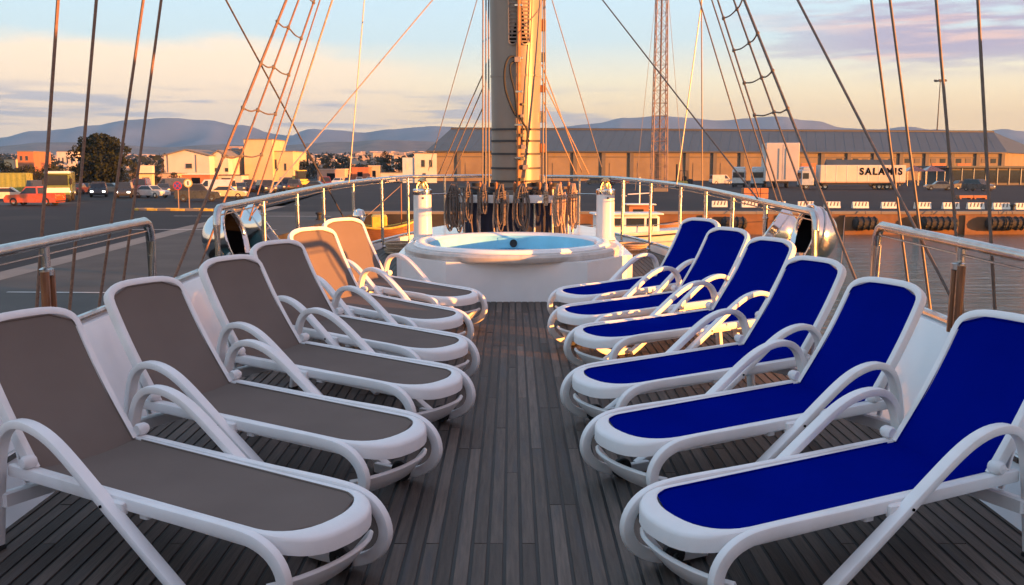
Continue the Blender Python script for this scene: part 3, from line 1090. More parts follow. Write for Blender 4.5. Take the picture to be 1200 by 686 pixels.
CH = {'R1': (.542, 3.35, 26.6), 'R2': (.469, 4.40, 28.7), 'R3': (.428, 5.43, 30.0), 'R4': (.524, 6.78, 31.2), 'R5': (.451, 7.68, 34.1), 'R6': (.501, 8.72, 38.5),
      'L1': (-.599, 3.317, 30.7), 'L2': (-.486, 4.356, 31.5), 'L3': (-.375, 5.40, 34.0), 'L4': (-.397, 6.377, 38.0), 'L5': (-.500, 7.46, 44.0), 'L6': (-.420, 8.60, 44.0)}
LBL = {'L1': 'grey lounger in the bottom left corner, nearest of the grey row',
       'L2': 'second grey lounger from the bottom left corner, wholly in shade',
       'L3': 'third grey lounger from the bottom left corner, before the left cowls',
       'L4': 'grey lounger directly before the two with orange sunlit backs',
       'L5': 'grey lounger with orange sunlit upper back, nearer of the two',
       'L6': 'grey lounger with orange sunlit back closest to the whirlpool',
       'R1': 'blue lounger in the bottom right corner, nearest of the blue row',
       'R2': 'second blue lounger from the bottom right corner, white bulwark beside its back',
       'R3': 'third blue lounger from the bottom right corner, before the right cowls',
       'R4': 'fourth blue lounger from the bottom right, orange light on its foot crossbar',
       'R5': 'blue lounger with sunlit yellow armrest, second from the whirlpool',
       'R6': 'farthest blue lounger, standing beside the whirlpool'}
protos = {}
for nm in ('L1', 'R1', 'L2', 'R2', 'L3', 'R3', 'L4', 'R4', 'L5', 'R5', 'L6', 'R6'):
    s_ = nm[0]
    grp = 'grey sun loungers along the port side' if s_ == 'L' else 'blue sun loungers along the starboard side'
    if s_ not in protos:
        o = protos[s_] = make_lounger('grey_sling' if s_ == 'L' else 'blue_sling', LBL[nm], grp)
    else:
        o = copy_thing(protos[s_], LBL[nm], grp)
    x, y, a = CH[nm]
    ang = R(a) if s_ == 'R' else PI - R(a)
    o.matrix_basis = SHIP @ Matrix.Translation((x, y, .002)) @ Matrix.Rotation(ang, 4, 'Z')


# ================================================================== MAST AND RIGGING
MY = 14.2
MX = .055
mast = thing('mast', 'tall pale mast with louvres and pipes standing behind the whirlpool', 'mast', (MX, MY, PZ), ship=True)
MB().lathe([(.42, 0), (.42, .04), (.36, .06), (.345, .5), (.345, 1.6), (.372, 3.4), (.375, 6), (.34, 14), (.25, 22), (.22, 23), (.0001, 23.05)], 40).build('spar', 'mast_paint', mast)
for z in (.72, .90, 1.10, 1.28, 1.44, 2.18):
    MB().lathe([(.342, z - .014), (.358 + .004 * (z > 1.5), z - .014), (.358 + .004 * (z > 1.5), z + .014), (.342, z + .014)], 40).build('band', 'roof_edge' if z < 1.5 else 'mast_paint', mast)
# pair of louvred vents on the after side
for sx, dx in ((-1, -.045), (1, .125)):
    t_x = dx
    fr = MB()
    pl = []
    for k in range(20):
        a = 2 * PI * k / 20
        pl.append((t_x + .065 * math.cos(a), 2.98 + (.34 if math.sin(a) > 0 else -.34) + .065 * math.sin(a)))
    # plate slightly proud of the mast, wrapped to its curve
    for (x_, z_) in pl:
        pass
    ro = [Vector((x_, -math.sqrt(max(.0, .385 ** 2 - x_ * x_)), z_)) for x_, z_ in pl]
    ri = [Vector((t_x + (x_ - t_x) * .78, -math.sqrt(max(.0, .388 ** 2 - x_ * x_)), 2.98 + (z_ - 2.98) * .955)) for x_, z_ in pl]
    rb = [Vector((t_x + (x_ - t_x) * .78, -math.sqrt(max(.0, .36 ** 2 - x_ * x_)), 2.98 + (z_ - 2.98) * .955)) for x_, z_ in pl]
    rk = [Vector((x_, -math.sqrt(max(.0, .35 ** 2 - x_ * x_)), z_)) for x_, z_ in pl]
    fr.rings([rk, ro, ri, rb], cap=False)
    vf = fr.build('louvre_frame', 'mast_paint', mast)
    MB().add([q + Vector((0, -.004, 0)) for q in rb], [tuple(range(20))]).build('louvre_backing', 'dark_slot', vf)
    for k in range(15):
        z = 2.98 - .35 + .70 * k / 14
        MB().box(-.050, .050, -.005, .005, -.010, .010, Matrix.Translation((t_x, -math.sqrt(.378 ** 2 - t_x * t_x) + .004, z)) @ Matrix.Rotation(t_x * 2.4, 4, 'Z') @ Matrix.Rotation(R(35), 4, 'X')).build('slat', 'mast_paint', vf)
# pipes and cables on the after face
MB().tube([(.035, -.385, .35), (.035, -.385, 1.0), (.035, -.40, 2.2), (.036, -.41, 3.4), (.04, -.40, 6)], .027, 10).build('pipe', 'bronze', mast)
for z in (.6, 1.05, 1.5, 1.95, 2.4, 3.1):
    MB().cbox(-.02, .09, -.43, -.34, z - .014, z + .014, .004).build('pipe_clip', 'steel', mast)
MB().tube(spline([(-.02, -.39, 2.42), (-.10, -.42, 2.40), (-.155, -.44, 2.25), (-.15, -.44, 2.0), (-.08, -.43, 1.78), (.0, -.42, 1.62)], 6), .016, 8).build('cable', 'black_rubber', mast)
MB().tube(spline([(-.02, -.39, 2.36), (-.08, -.44, 2.30), (-.07, -.45, 2.15), (-.02, -.44, 1.95), (.02, -.43, 1.6)], 6), .014, 8).build('cable', 'black_rubber', mast)
MB().tube(spline([(.05, -.42, 1.62), (.10, -.42, 1.52), (.155, -.39, 1.42), (.15, -.37, 1.2)], 6), .014, 8).build('cable', 'black_rubber', mast)
MB().tube(spline([(.15, -.37, 1.2), (.165, -.355, 2.0), (.22, -.325, 3.3), (.21, -.33, 5)], 6), .008, 6).build('cable', 'rope_dark', mast)
for k, (x_, z_, s_) in enumerate(((.10, 1.20, .035), (.09, 1.04, .03), (.13, .92, .04), (.085, 1.36, .028), (.02, 2.38, .045), (.09, .75, .03), (.08, 1.62, .026), (.10, 1.78, .022))):
    MB().cbox(x_ - s_, x_ + s_, -.44, -.33, z_ - s_ * .8, z_ + s_ * .8, .008).build('cleat', 'brass' if k % 2 else 'mast_paint', mast)
# running gear at the right hand side of the mast
for k in range(7):
    z = .7 + k * .42
    MB().cbox(.335, .42, -.07, .03, z, z + .10 + .03 * (k % 3), .015).build('sheave_block', 'wood_varnish' if k % 2 else 'steel', mast)

# fife rail with belaying pins, canvas below
FY = 13.45
fr = thing('fife_rail', 'curved white fife rail around the mast with belaying pins', 'pin rail', (MX + .0, FY, 0), ship=True)
xs = [-.80, -.72, -.5, -.25, 0, .25, .5, .72, .80]
ys_ = [.45, .18, .05, .01, 0, .01, .05, .18, .45]
path = spline([(x, y, .925) for x, y in zip(xs, ys_)], 4)
MB().sweep(path, rrect(.105, .12, .012), Vector((0, 0, 1))).build('beam', 'ship_white', fr)
MB().tube([q + Vector((0, .04, .145)) for q in path], .020, 8).build('top_bar', 'rope_dark', fr)
for i in range(0, len(path), 4):
    q = path[i]
    MB().tube([(q.x, q.y + .05, PZ), (q.x, q.y + .05, 1.07)], .022, 8).build('stanchion', 'steel', fr)
PINS = [-.66, -.49, -.27, -.02, .11, .32, .47, .60, .72]
for x in PINS:
    y = .0 + (.10 if abs(x) > .6 else .02 if abs(x) > .3 else 0)
    MB().lathe([(.0001, .70), (.012, .71), (.014, .87), (.020, .98), (.015, 1.02), (.022, 1.10), (.020, 1.15), (.0001, 1.165)], 8, Matrix.Translation((x, y - .02, 0))).build('belaying_pin', 'wood_varnish', fr)
cv = MB()
rs = []
nC = 60
for z, k in ((.42, 1.0), (.55, 1.01), (.75, 1.0), (.875, .97)):
    ring = []
    for j in range(nC + 1):
        a = PI * (1 + j / nC)
        rr = 1 + .018 * math.sin(j * 1.9 + z * 3) + .012 * math.sin(j * .83)
        x = .70 * math.cos(a) * k * rr
        y = .50 + .50 * math.sin(a) * k * rr
        ring.append(Vector((x, y - .02, z)))
    rs.append(ring)
cv.rings(rs, closed=False)
o = cv.build('canvas_cover', 'navy_canvas')
o.matrix_basis = SHIP @ Matrix.Translation((MX, FY + .05, 0))
tag(o, 'dark navy canvas skirt lashed below the fife rail', 'canvas cover')
wn = thing('winch_base', 'black winch gear on top behind the fife rail', 'winch', (MX, FY + .45, PZ), ship=True)
for x in (-.55, -.3, .3, .52):
    MB().lathe([(.09, .0), (.085, .5), (.11, .52), (.11, .56), (.07, .60), (.075, .70), (.0001, .71)], 16, Matrix.Translation((x, 0, 0))).build('drum', 'black_rubber', wn)
MB().cbox(-.75, .75, -.12, .12, .40, .47, .01).build('bed', 'black_rubber', wn)


def hank(x, y, top, drop, wid, n, m, label, seed):
    """a coil of rope hung over a belaying pin"""
    r2 = random.Random(seed)
    t_ = MB()
    for k in range(n):
        w_ = wid * (.18 + .30 * r2.random())
        d = drop * (.80 + .20 * r2.random())
        ox = r2.uniform(-.02, .02) + wid * .5 * (k / max(1, n - 1) - .5)
        yy = -.05 - .018 * (k % 4)
        pts = [(ox * .4, -.02, .05), (ox * .5 - w_ * .30, yy, -.02), (ox - w_ * .52, yy, -d * .35), (ox - w_ * .55, yy - .01, -d * .75), (ox - w_ * .25, yy, -d * .98), (ox + w_ * .2, yy, -d), (ox + w_ * .52, yy + .01, -d * .72), (ox + w_ * .5, yy, -d * .3), (ox * .5 + w_ * .28, yy, -.02), (ox * .4 + .01, -.02, .05)]
        t_.tube(spline(pts, 4), .0095, 6)
    # frapping turns
    for k in range(3):
        t_.tube([(wid * .30 * math.cos(a), -.06 + .045 * math.sin(a), -.06 - .03 * k + .01 * math.cos(a)) for a in [2 * PI * j / 10 for j in range(11)]], .0125, 6)
    o = t_.build('rope_coil', m)
    o.matrix_basis = SHIP @ Matrix.Translation((x, y, top))
    return tag(o, label, 'rope', 'rope coils hung on the fife rail')


HK = [(-.86, .25, .62, .26, 9, 'rope_dark', 'grey rope coil at the far left end of the fife rail'),
      (-.66, .08, .50, .17, 7, 'rope_dark', 'grey rope coil on the second pin from the left of the fife rail'),
      (-.44, .0, .36, .12, 5, 'rope_dark', 'short grey rope coil on the third pin from the left of the fife rail'),
      (-.20, -.03, .58, .19, 6, 'rope_dark', 'long grey rope coil left of the middle of the fife rail'),
      (.08, -.04, .60, .26, 8, 'rope_dark', 'biggest grey rope coil, at the middle of the fife rail'),
      (.40, -.02, .26, .07, 3, 'rope', 'thin short rope coil right of the middle of the fife rail'),
      (.58, .02, .52, .12, 5, 'rope', 'narrow rope coil on the second pin from the right of the fife rail'),
      (.78, .16, .56, .17, 10, 'rope', 'sunlit orange-brown rope bundle at the right end of the fife rail')]
for k, (x, y, d, w_, n, m, lab) in enumerate(HK):
    hank(MX + x, FY + y - .05, 1.08, d, w_, n, m, lab, 100 + k)
for k, (x, z0, m) in enumerate(((-.60, .45, 'rope_dark'), (-.52, .45, 'rope_dark'), (-.30, .45, 'rope'), (-.11, .46, 'rope'), (-.03, .45, 'rope'), (.62, .45, 'rope'), (.66, .46, 'rope'))):
    o = MB().tube(spline([(0, 0, 1.02), (.005, -.02, .85), (-.01, -.015, .65), (.012, -.02, z0), (.05, -.04, z0 - .005)], 4), .013, 6).build('rope_tail', m)
    o.matrix_basis = SHIP @ Matrix.Translation((MX + x, FY - .085 + (.06 if abs(x) > .45 else 0), 0))
    tag(o, ('first', 'second', 'third', 'fourth', 'fifth', 'sixth', 'seventh')[k] + ' from the left of the rope ends hanging over the navy canvas', 'rope', 'rope ends hanging from the fife rail')


# ---- wires: through two points of the photograph at chosen distances, carried on upward
def wire(name, label, a, Ya, b_, Yb, r_, m, up=0.0, down=0.0, group=None, cat='rope', X0=None):
    A = S_x(a[0], a[1], X0) if X0 is not None else S_at(a[0], a[1], Ya)
    if X0 is not None and Yb is None:
        Yb = A.y + .25
    if isinstance(Yb, tuple):      # fraction towards the mast
        Yb = A.y + Yb[0] * (MY - A.y)
    B = S_at(b_[0], b_[1], Yb)
    d = B - A
    A2 = A - d * down
    B2 = B + d * up
    o = MB().tube([A2, (A2 + B2) / 2, B2], r_, 6).build(name, m)
    o.data.transform(Matrix.Translation(-A2))
    o.matrix_basis = SHIP @ Matrix.Translation(A2)
    tag(o, label, cat, group)
    return A, B


g1 = 'bare shrouds rising beside the left railing'
for k, (a, b_, lab) in enumerate((((44, 346), (68, 0), 'leftmost bare shroud, crossing the left railing near the photo edge'),
                                  ((83, 346), (113, 0), 'second bare shroud from the left photo edge'),
                                  ((118, 346), (168, 0), 'third bare shroud from the left, close to its right neighbour'),
                                  ((145, 326), (189, 0), 'fourth bare shroud from the left, ending near the railing bend'))):
    wire('shroud', lab, a, 0, b_, None, .0095, 'rope_brown', up=3.2, down=.30, group=g1, X0=-2.66)
g2 = 'bare shrouds rising beside the right railing'
for k, (a, b_, lab) in enumerate((((1064, 332), (1021, 0), 'bare shroud just right of the right railing bend'),
                                  ((1090, 361), (1043, 0), 'second bare shroud from the right railing bend'),
                                  ((1128, 365), (1097, 0), 'third bare shroud right of the railing bend'),
                                  ((1166, 365), (1146, 0), 'rightmost bare shroud, near the right photo edge'))):
    wire('shroud', lab, a, 0, b_, None, .0090, 'wire', up=3.2, down=.16, group=g2, X0=2.66)  # unlit look of these shrouds put into the dark wire colour


def ladder(name, label, shrouds, rungs, side, group):
    """shrouds with ratlines: one thing"""
    t_ = thing(name, label, 'rigging', (0, 0, 0), group=group, ship=True)
    AB = []
    for (a, b_, fr_, r_, m) in shrouds:
        A = S_x(a[0], a[1], side * 2.70)
        B = S_at(b_[0], b_[1], A.y + fr_ * (MY - A.y))
        AB.append((A, B))
        d = B - A
        MB().tube([A - d * .05, A + d, A + d * 4.6], r_, 6).build('shroud', m, t_)
    for (i, j, y_px) in rungs:
        pts = []
        for q in range(i, j + 1):
            A, B = AB[q]
            lo, hi = 0.0, 1.3
            for _ in range(40):    # height at which this shroud passes the rung
                mid = (lo + hi) / 2
                zz = (A + (B - A) * mid)
                if zz.z > y_px:
                    hi = mid
                else:
                    lo = mid
            pts.append(zz.copy())
        full = [pts[0]]
        for q in range(1, len(pts)):
            mid = (pts[q - 1] + pts[q]) / 2 - Vector((0, 0, .018))
            full += [mid, pts[q]]
        o = MB().tube(spline(full, 4), .0075, 6).build('ratline', 'rope_dark', t_)
        for q in pts:
            MB().lathe([(.010, -.02), (.017, -.014), (.017, .014), (.010, .02)], 8, Matrix.Translation(q)).build('seizing', 'rope_dark', o)
    return t_


ladder('rope_ladder', 'port shrouds with ratlines climbing from the left cowls towards the mast',
       [((206, 322), (335.6, 0), .22, .0125, 'rope_brown'), ((233, 316), (350, 0), .22, .0095, 'rope_brown'), ((283, 250), (368.5, 0), .18, .0105, 'rope_brown'), ((296, 246), (375, 0), .18, .008, 'rope_brown'), ((316, 226), (389.5, 0), .17, .011, 'rope')],
       [(0, 2, 1.55), (0, 2, 1.96), (0, 2, 2.36), (0, 2, 2.74), (0, 2, 3.12), (0, 2, 3.5)], -1, 'shrouds with ratlines')
ladder('rope_ladder', 'starboard shrouds with ratlines climbing from the right cowls towards the mast',
       [((1000, 321), (872, 0), .22, .0125, 'wire'), ((950, 252), (859.8, 0), .20, .0095, 'wire'), ((915, 232), (841, 0), .18, .0095, 'wire'), ((908, 228), (834, 0), .16, .008, 'wire'), ((886, 220), (819.5, 0), .15, .008, 'wire')],
       [(0, 2, 1.95), (0, 2, 2.28), (0, 2, 2.62), (0, 2, 2.96), (0, 2, 3.3), (0, 2, 3.65)], 1, 'shrouds with ratlines')  # unlit look of the starboard side put into its darker wire

g3 = 'thin stays beside the mast'
wire('stay', 'dark stay slanting down to the right across the port ratlines', (402, 254), 13.8, (264.7, 0), 11.0, .010, 'wire', up=2.5)
wire('stay', 'long stay slanting from the mast top down left to the port rail', (308, 236), 10.6, (507, 0), 13.6, .009, 'wire_light', up=.8, down=.03)
wire('stay', 'thin near vertical line above the port rail', (409, 214), 13.4, (427, 0), 13.8, .008, 'wire_light', up=2.5)
wire('stay', 'stay slanting from the upper middle down right into the starboard bulwark', (1123, 365), 5.75, (934.7, 0), 7.6, .0095, 'wire', up=2.4, down=.02)
wire('stay', 'long stay slanting from the mast top down right to the starboard rail', (893, 240), 9.9, (706, 0), 13.6, .009, 'wire', up=1.0, down=.02)
wire('stay', 'thin stay left of the mast, leaning towards it', (502, 200), 16.5, (559, 0), 15.0, .007, 'wire_light', up=.4, group=g3)
wire('stay', 'thin stay right of the mast, leaning towards it', (705, 196), 16.8, (646.8, 0), 15.0, .007, 'wire_light', up=.4, group=g3)
wire('stay', 'vertical rope hanging right of the lattice tower', (823, 222), 13.4, (822, 0), 13.4, .008, 'wire', up=2.2)
wire('stay', 'thin stay crossing behind the vertical rope right of the lattice tower', (793, 216), 13.6, (821, 12), 13.6, .008, 'wire_light', up=.6)
g4 = 'sunlit stay lines fanning out low beside the mast'
SL = ['outermost low stay line fanning out left of the mast', 'middle low stay line fanning out left of the mast', 'innermost low stay line fanning out left of the mast', 'middle low stay line fanning out right of the mast', 'outermost low stay line fanning out right of the mast', 'innermost low stay line fanning out right of the mast']
for lab, (a, b_) in zip(SL, (((514, 204), (562, 96)), ((522, 206), (563.7, 108)), ((529, 208), (563.7, 131)), ((682, 202), (638, 84.5)), ((690, 204), (638.5, 100)), ((675, 204), (639.5, 125)))):
    wire('stay', lab, a, 17.0, b_, 14.6, .009, 'rope', up=.06, group=g4)
g5 = 'halyards running up along the mast'
HL = ['leftmost dark halyard running up left of the mast', 'middle dark halyard of three left of the mast', 'dark halyard touching the left side of the mast', 'dark halyard touching the right side of the mast', 'outer dark halyard running up right of the mast']
for lab, (a, b_) in zip(HL, (((565.5, 226), (566, 0)), ((569, 226), (569.5, 0)), ((573, 226), (572.5, 0)), ((636, 228), (636.8, 0)), ((640, 228), (638.5, 0)))):
    wire('halyard', lab, a, 13.7, b_, 14.0, .011, 'wire', up=2.6, group=g5)

# ---- bits and pieces on the foredeck
for (x, y, lab) in ((-1.75, 15.2, 'coil of mooring rope on the port foredeck'), (1.85, 15.0, 'coil of mooring rope on the starboard foredeck')):
    b_ = MB()
    for k in range(5):
        b_.tube([((.20 + .02 * math.sin(k * 2)) * math.cos(a), (.20 + .02 * math.cos(k * 3)) * math.sin(a), .02 + .034 * k) for a in [2 * PI * j / 18 for j in range(19)]], .018, 6)
    o = b_.build('mooring_rope', 'rope')
    o.matrix_basis = SHIP @ Matrix.Translation((x, y, 0))
    tag(o, lab, 'rope')
for s_, lab in ((-1, 'small chrome lamp on the port bow by the railing'),):
    t_ = thing('deck_lamp', lab, 'lamp', (s_ * 2.0, 12.9, .55), ship=True)
    MB().tube([(0, 0, -.55), (0, 0, .10)], .02, 8).build('stem', 'steel', t_)
    MB().lathe([(.0001, .08), (.06, .10), (.085, .16), (.085, .20), (.06, .26), (.0001, .28)], 20, Matrix.Identity(4)).build('housing', 'chrome', t_)


# ================================================================== THE PORT (world axes)
def wheel(name, r_, w_, loc, parent, axis='Y', rimc='steel'):
    mt = Matrix.Translation(loc) @ (Matrix.Rotation(PI / 2, 4, 'X') if axis == 'Y' else Matrix.Identity(4))
    o = MB().lathe([(r_ * .55, -w_ / 2), (r_ * .92, -w_ / 2), (r_, -w_ / 3), (r_, w_ / 3), (r_ * .92, w_ / 2), (r_ * .55, w_ / 2)], 16, mt).build(name, 'black_rubber', parent)
    MB().lathe([(.0001, -w_ * .36), (r_ * .5, -w_ * .40), (r_ * .56, -w_ * .3), (r_ * .56, w_ * .3), (r_ * .5, w_ * .40), (.0001, w_ * .36)], 12, mt).build('rim', rimc, o)
    return o


def make_car(kind, label, loc, heading, col, group=None, lights=False):
    """heading: direction of the bonnet. Local x runs forward."""
    pc = paint('paint_%02x%02x%02x' % tuple(int(255 * c) for c in col), col)
    t_ = thing({'pickup': 'pickup_truck', 'van': 'van', 'suv': 'suv'}.get(kind, 'car'), label, {'pickup': 'pickup', 'van': 'van', 'suv': 'car'}.get(kind, 'car'), loc, heading, group)
    L, W, H = {'car': (4.3, 1.72, 1.45), 'suv': (4.6, 1.85, 1.82), 'van': (4.9, 1.9, 2.1), 'pickup': (5.0, 1.8, 1.75)}[kind]
    b0 = .30
    low = [(-L / 2 + .05, b0), (L / 2 - .10, b0), (L / 2, .50), (L / 2 - .04, .72), (L / 2 - .25, .86 + .12 * (H > 1.6))]
    belt = {'car': .90, 'suv': 1.08, 'van': 1.15, 'pickup': 1.02}[kind]
    if kind == 'car':
        low += [(L * .22, belt + .02), (-L * .36, belt + .04), (-L / 2 + .06, belt), (-L / 2, .62)]
        roof = [(L * .22, belt), (L * .06, H), (-L * .22, H), (-L * .38, belt)]
    elif kind == 'suv':
        low += [(L * .22, belt + .02), (-L * .48, belt + .02), (-L / 2, .70)]
        roof = [(L * .24, belt), (L * .10, H), (-L * .42, H), (-L * .48, belt)]
    elif kind == 'van':
        low += [(L * .33, belt + .02), (-L * .49, belt + .02), (-L / 2, .70)]
        roof = [(L * .34, belt), (L * .20, H), (-L * .47, H), (-L * .49, belt)]
    else:
        low += [(L * .20, belt + .02), (-L * .5, belt + .0), (-L / 2, .60)]
        roof = [(L * .20, belt), (L * .08, H), (-L * .13, H), (-L * .15, belt)]
    def side(poly, w0, w1, zs):
        z0, z1 = min(z for _, z in poly), max(z for _, z in poly)
        out = []
        for s_ in (-1, 1):
            out.append([Vector((x, s_ * (w0 + (w1 - w0) * (z - z0) / (z1 - z0)), z)) for x, z in poly])
        return out
    b3 = MB()
    b3.rings(side(low, W / 2, W / 2 - .02, 0))
    b3.build('body', pc, t_, angle=25)
    b3 = MB()
    b3.rings(side(roof, W / 2 - .03, W / 2 - .20, 0))
    b3.build('cabin', pc, t_, angle=25)
    # glazing a touch proud of the cabin
    cx = sum(x for x, _ in roof) / 4
    cz = (belt + H) / 2
    inset = [(cx + (x - cx) * .88, cz + (z - cz) * .74) for x, z in roof]
    z0, z1 = belt, H
    for s_ in (-1, 1):
        vs_ = [Vector((x, s_ * (W / 2 - .03 - .17 * (z - z0) / (z1 - z0) + .008), z)) for x, z in inset]
        vs2 = [q - Vector((0, s_ * .02, 0)) for q in vs_]
        if kind == 'van':          # only the front door is glazed
            vs_ = [Vector((max(q.x, L * .10), q.y, q.z)) for q in vs_]
            vs2 = [Vector((max(q.x, L * .10), q.y, q.z)) for q in vs2]
        MB().rings([vs2, vs_]).build('side_window', 'glass_dark', t_, smooth_=False)
    for (xa, za), (xb, zb), nm in ((roof[0], roof[1], 'windscreen'), (roof[3], roof[2], 'rear_window')):
        d = Vector((xb - xa, 0, zb - za))
        n_ = Vector((d.z, 0, -d.x)).normalized() * (.012 if nm == 'windscreen' else -.012)
        vs_ = []
        for f_, wv in ((.10, W / 2 - .14), (.90, W / 2 - .27)):
            for s_ in (-1, 1):
                vs_.append(Vector((xa, 0, za)) + d * f_ + n_ + Vector((0, s_ * wv, 0)))
        quad = [vs_[0], vs_[1], vs_[3], vs_[2]]
        MB().rings([[q - n_ * 2.5 for q in quad], quad]).build(nm, 'glass_dark', t_, smooth_=False)
    for sx in (L * .31, -L * .31):
        for s_ in (-1, 1):
            wheel('wheel', .33 if kind == 'car' else .38, .22, (sx, s_ * (W / 2 - .10), .33 if kind == 'car' else .38), t_)
    for s_ in (-1, 1):
        MB().cbox(L / 2 - .10, L / 2 + .02, s_ * W * .36 - .16, s_ * W * .36 + .16, .62, .78, .02).build('headlight', 'lamp_glass' if lights else 'sign_white', t_)
        MB().cbox(-L / 2 - .02, -L / 2 + .08, s_ * W * .38 - .12, s_ * W * .38 + .12, .70, .86, .02).build('tail_light', 'tail_red', t_)
    MB().cbox(L / 2 - .06, L / 2 + .05, -W / 2 + .06, W / 2 - .06, .34, .50, .03).build('bumper', 'black_rubber' if kind != 'car' else pc, t_)
    MB().cbox(-L / 2 - .05, -L / 2 + .06, -W / 2 + .06, W / 2 - .06, .34, .50, .03).build('bumper', 'black_rubber' if kind != 'car' else pc, t_)
    if kind == 'pickup':
        MB().cbox(-L * .49, -L * .17, -W / 2 + .09, W / 2 - .09, belt + .003, belt + .03, .005).build('bed_liner', 'black_rubber', t_)
        MB().cbox(-L * .5, -L * .15, -W / 2 + .01, -W / 2 + .08, belt, belt + .10, .01).build('bed_side', pc, t_)
        MB().cbox(-L * .5, -L * .15, W / 2 - .08, W / 2 - .01, belt, belt + .10, .01).build('bed_side', pc, t_)
    return t_


gc = 'vehicles parked on the quay to the left'
rc = random.Random(5)


def at(px, py):
    q = W_q(px, py)
    return (q.x, q.y, QZ + .006)


make_car('pickup', 'orange red pickup parked before the green truck at far left', at(41, 241), R(176), (.50, .07, .02), gc)
make_car('car', 'white and red small car at the left photo edge', at(3, 236), R(200), (.62, .50, .42), gc)
make_car('suv', 'dark suv with headlights on, below the big dark tree', at(116, 231), R(-70), (.02, .022, .03), gc, True)
make_car('suv', 'second dark suv with headlights on, right of the first', at(146, 232), R(-74), (.022, .022, .028), gc, True)
make_car('van', 'dark red van parked behind the second dark suv', at(166, 228), R(-80), (.10, .02, .02), gc)
make_car('car', 'silver car parked below the booth', at(178, 232), R(-25), (.42, .44, .47), gc)
make_car('suv', 'dark jeep driving past the road signs', at(232, 236), R(15), (.025, .028, .035), gc)
make_car('van', 'white van with red stripe parked before the hall', at(252, 231), R(176), (.68, .64, .60), gc)
make_car('car', 'cream car parked right of the white van', at(267, 233), R(4), (.62, .52, .30), gc)
make_car('suv', 'dark van parked below the cream block', at(312, 226), R(-60), (.03, .032, .04), gc)
make_car('van', 'dark blue van parked right of the cream block', at(336, 224), R(-70), (.02, .025, .05), gc)
xc = [(60, 233, 'van', (.05, .05, .055), 'dark grey van just left of the lorry'), (92, 228, 'car', (.10, .03, .025), 'dull red car right of the green lorry'), (101, 227, 'car', (.03, .035, .04), 'black car left of the first dark suv'), (131, 227, 'car', (.16, .15, .14), 'grey car between the two dark suvs'), (192, 228, 'car', (.04, .04, .045), 'black car right of the silver car'), (201, 227, 'van', (.09, .085, .08), 'dark van left of the blue road sign'), (283, 226, 'car', (.05, .055, .06), 'dark car right of the cream car'), (292, 225, 'suv', (.03, .03, .034), 'black suv below the left edge of the cream block'), (301, 225, 'car', (.20, .04, .03), 'red car below the cream block'), (326, 224, 'car', (.25, .25, .26), 'grey car between the dark vans'), (346, 224, 'suv', (.04, .04, .042), 'black suv just left of the yellow loader'), (367, 223, 'car', (.05, .05, .05), 'black car just right of the yellow loader')]
for px, py, kd, col, lab in xc:
    make_car(kd, lab, at(px, py), R(rc.choice((-70, -82, 96, 176, 5))), col, gc)
make_car('van', 'dark red van parked near the yellow loader', at(381, 222), R(-75), (.16, .025, .02), gc)
pal = [('white', (.6, .58, .55)), ('silver', (.38, .39, .42)), ('dark grey', (.06, .06, .07)), ('beige', (.45, .38, .28)), ('dull red', (.28, .05, .03)), ('black', (.02, .02, .022))]
spots = [(396, 'white', 'near the yellow loader'), (408, 'dull red', 'left of the red roofed shed'), (421, 'silver', 'below the red roofed shed'), (434, 'white', 'right of the red roofed shed'), (447, 'dark grey', 'below the round dark tree'), (459, 'white', 'left of the white cabin building'), (470, 'silver', 'by the foot of the white cabin building'), (352, 'black', 'below the yellow loader')]
for px, cn, where in spots:
    make_car('car', '%s car parked %s' % (cn, where), at(px, 215 + rc.uniform(-1, 2)), R(rc.choice((-80, -95, 100))), dict(pal)[cn], gc)


def box_thing(name, label, cat, loc, rz, parts, group=None):
    """parts: (part name, material, x0,x1,y0,y1,z0,z1)"""
    t_ = thing(name, label, cat, loc, rz, group)
    for (n_, m, *d) in parts:
        MB().cbox(*d, .02).build(n_, m, t_, smooth_=False)
    return t_


# big green and white lorry cab seen from the front
lo = W_at(68.5, 238, 102)
tr = thing('lorry', 'tall green and white lorry parked behind the orange pickup', 'lorry', (lo[0], lo[1], QZ + .006), R(-70), gc)
gp = paint('paint_lorry_green', (.12, .17, .06))
MB().cbox(-7.5, -2.2, -1.2, 1.2, .9, 3.1, .06).build('cargo_body', gp, tr)
MB().cbox(-2.1, 0, -1.15, 1.15, .6, 2.9, .12).build('cab', gp, tr)
MB().cbox(-1.9, .25, -1.2, 1.2, 2.92, 3.15, .08).build('roof_visor', 'ship_white', tr)
MB().cbox(-.02, .04, -1.0, 1.0, 1.7, 2.75, .05).build('windscreen', 'glass_dark', tr)
MB().cbox(-.02, .06, -1.14, 1.14, .95, 1.45, .05).build('front_panel', 'ship_white', tr)
MB().cbox(-.05, .10, -1.15, 1.15, .35, .75, .05).build('bumper', 'black_rubber', tr)
for s_ in (-1, 1):
    MB().cbox(-1.5, -.4, s_ * 1.16 - .02, s_ * 1.16 + .02, 1.7, 2.6, .015).build('side_window', 'glass_dark', tr)
    MB().cbox(.02, .09, s_ * .9 - .14, s_ * .9 + .14, .52, .68, .02).build('headlight', 'sign_white', tr)
    MB().cbox(.0, .15, s_ * 1.32 - .10, s_ * 1.32 + .10, 1.8, 2.4, .03).build('mirror', 'black_rubber', tr)
    for x in (-1.0, -5.8):
        wheel('wheel', .5, .3, (x, s_ * 1.0, .5), tr)
lo = at(8, 226)
cn = thing('cargo_container', 'yellow green cargo container at the left photo edge', 'container', (lo[0] - 4, lo[1] + 2, QZ + .006), R(8), None)
yg = paint('paint_container', (.24, .27, .06))
b_ = MB()
rs = []
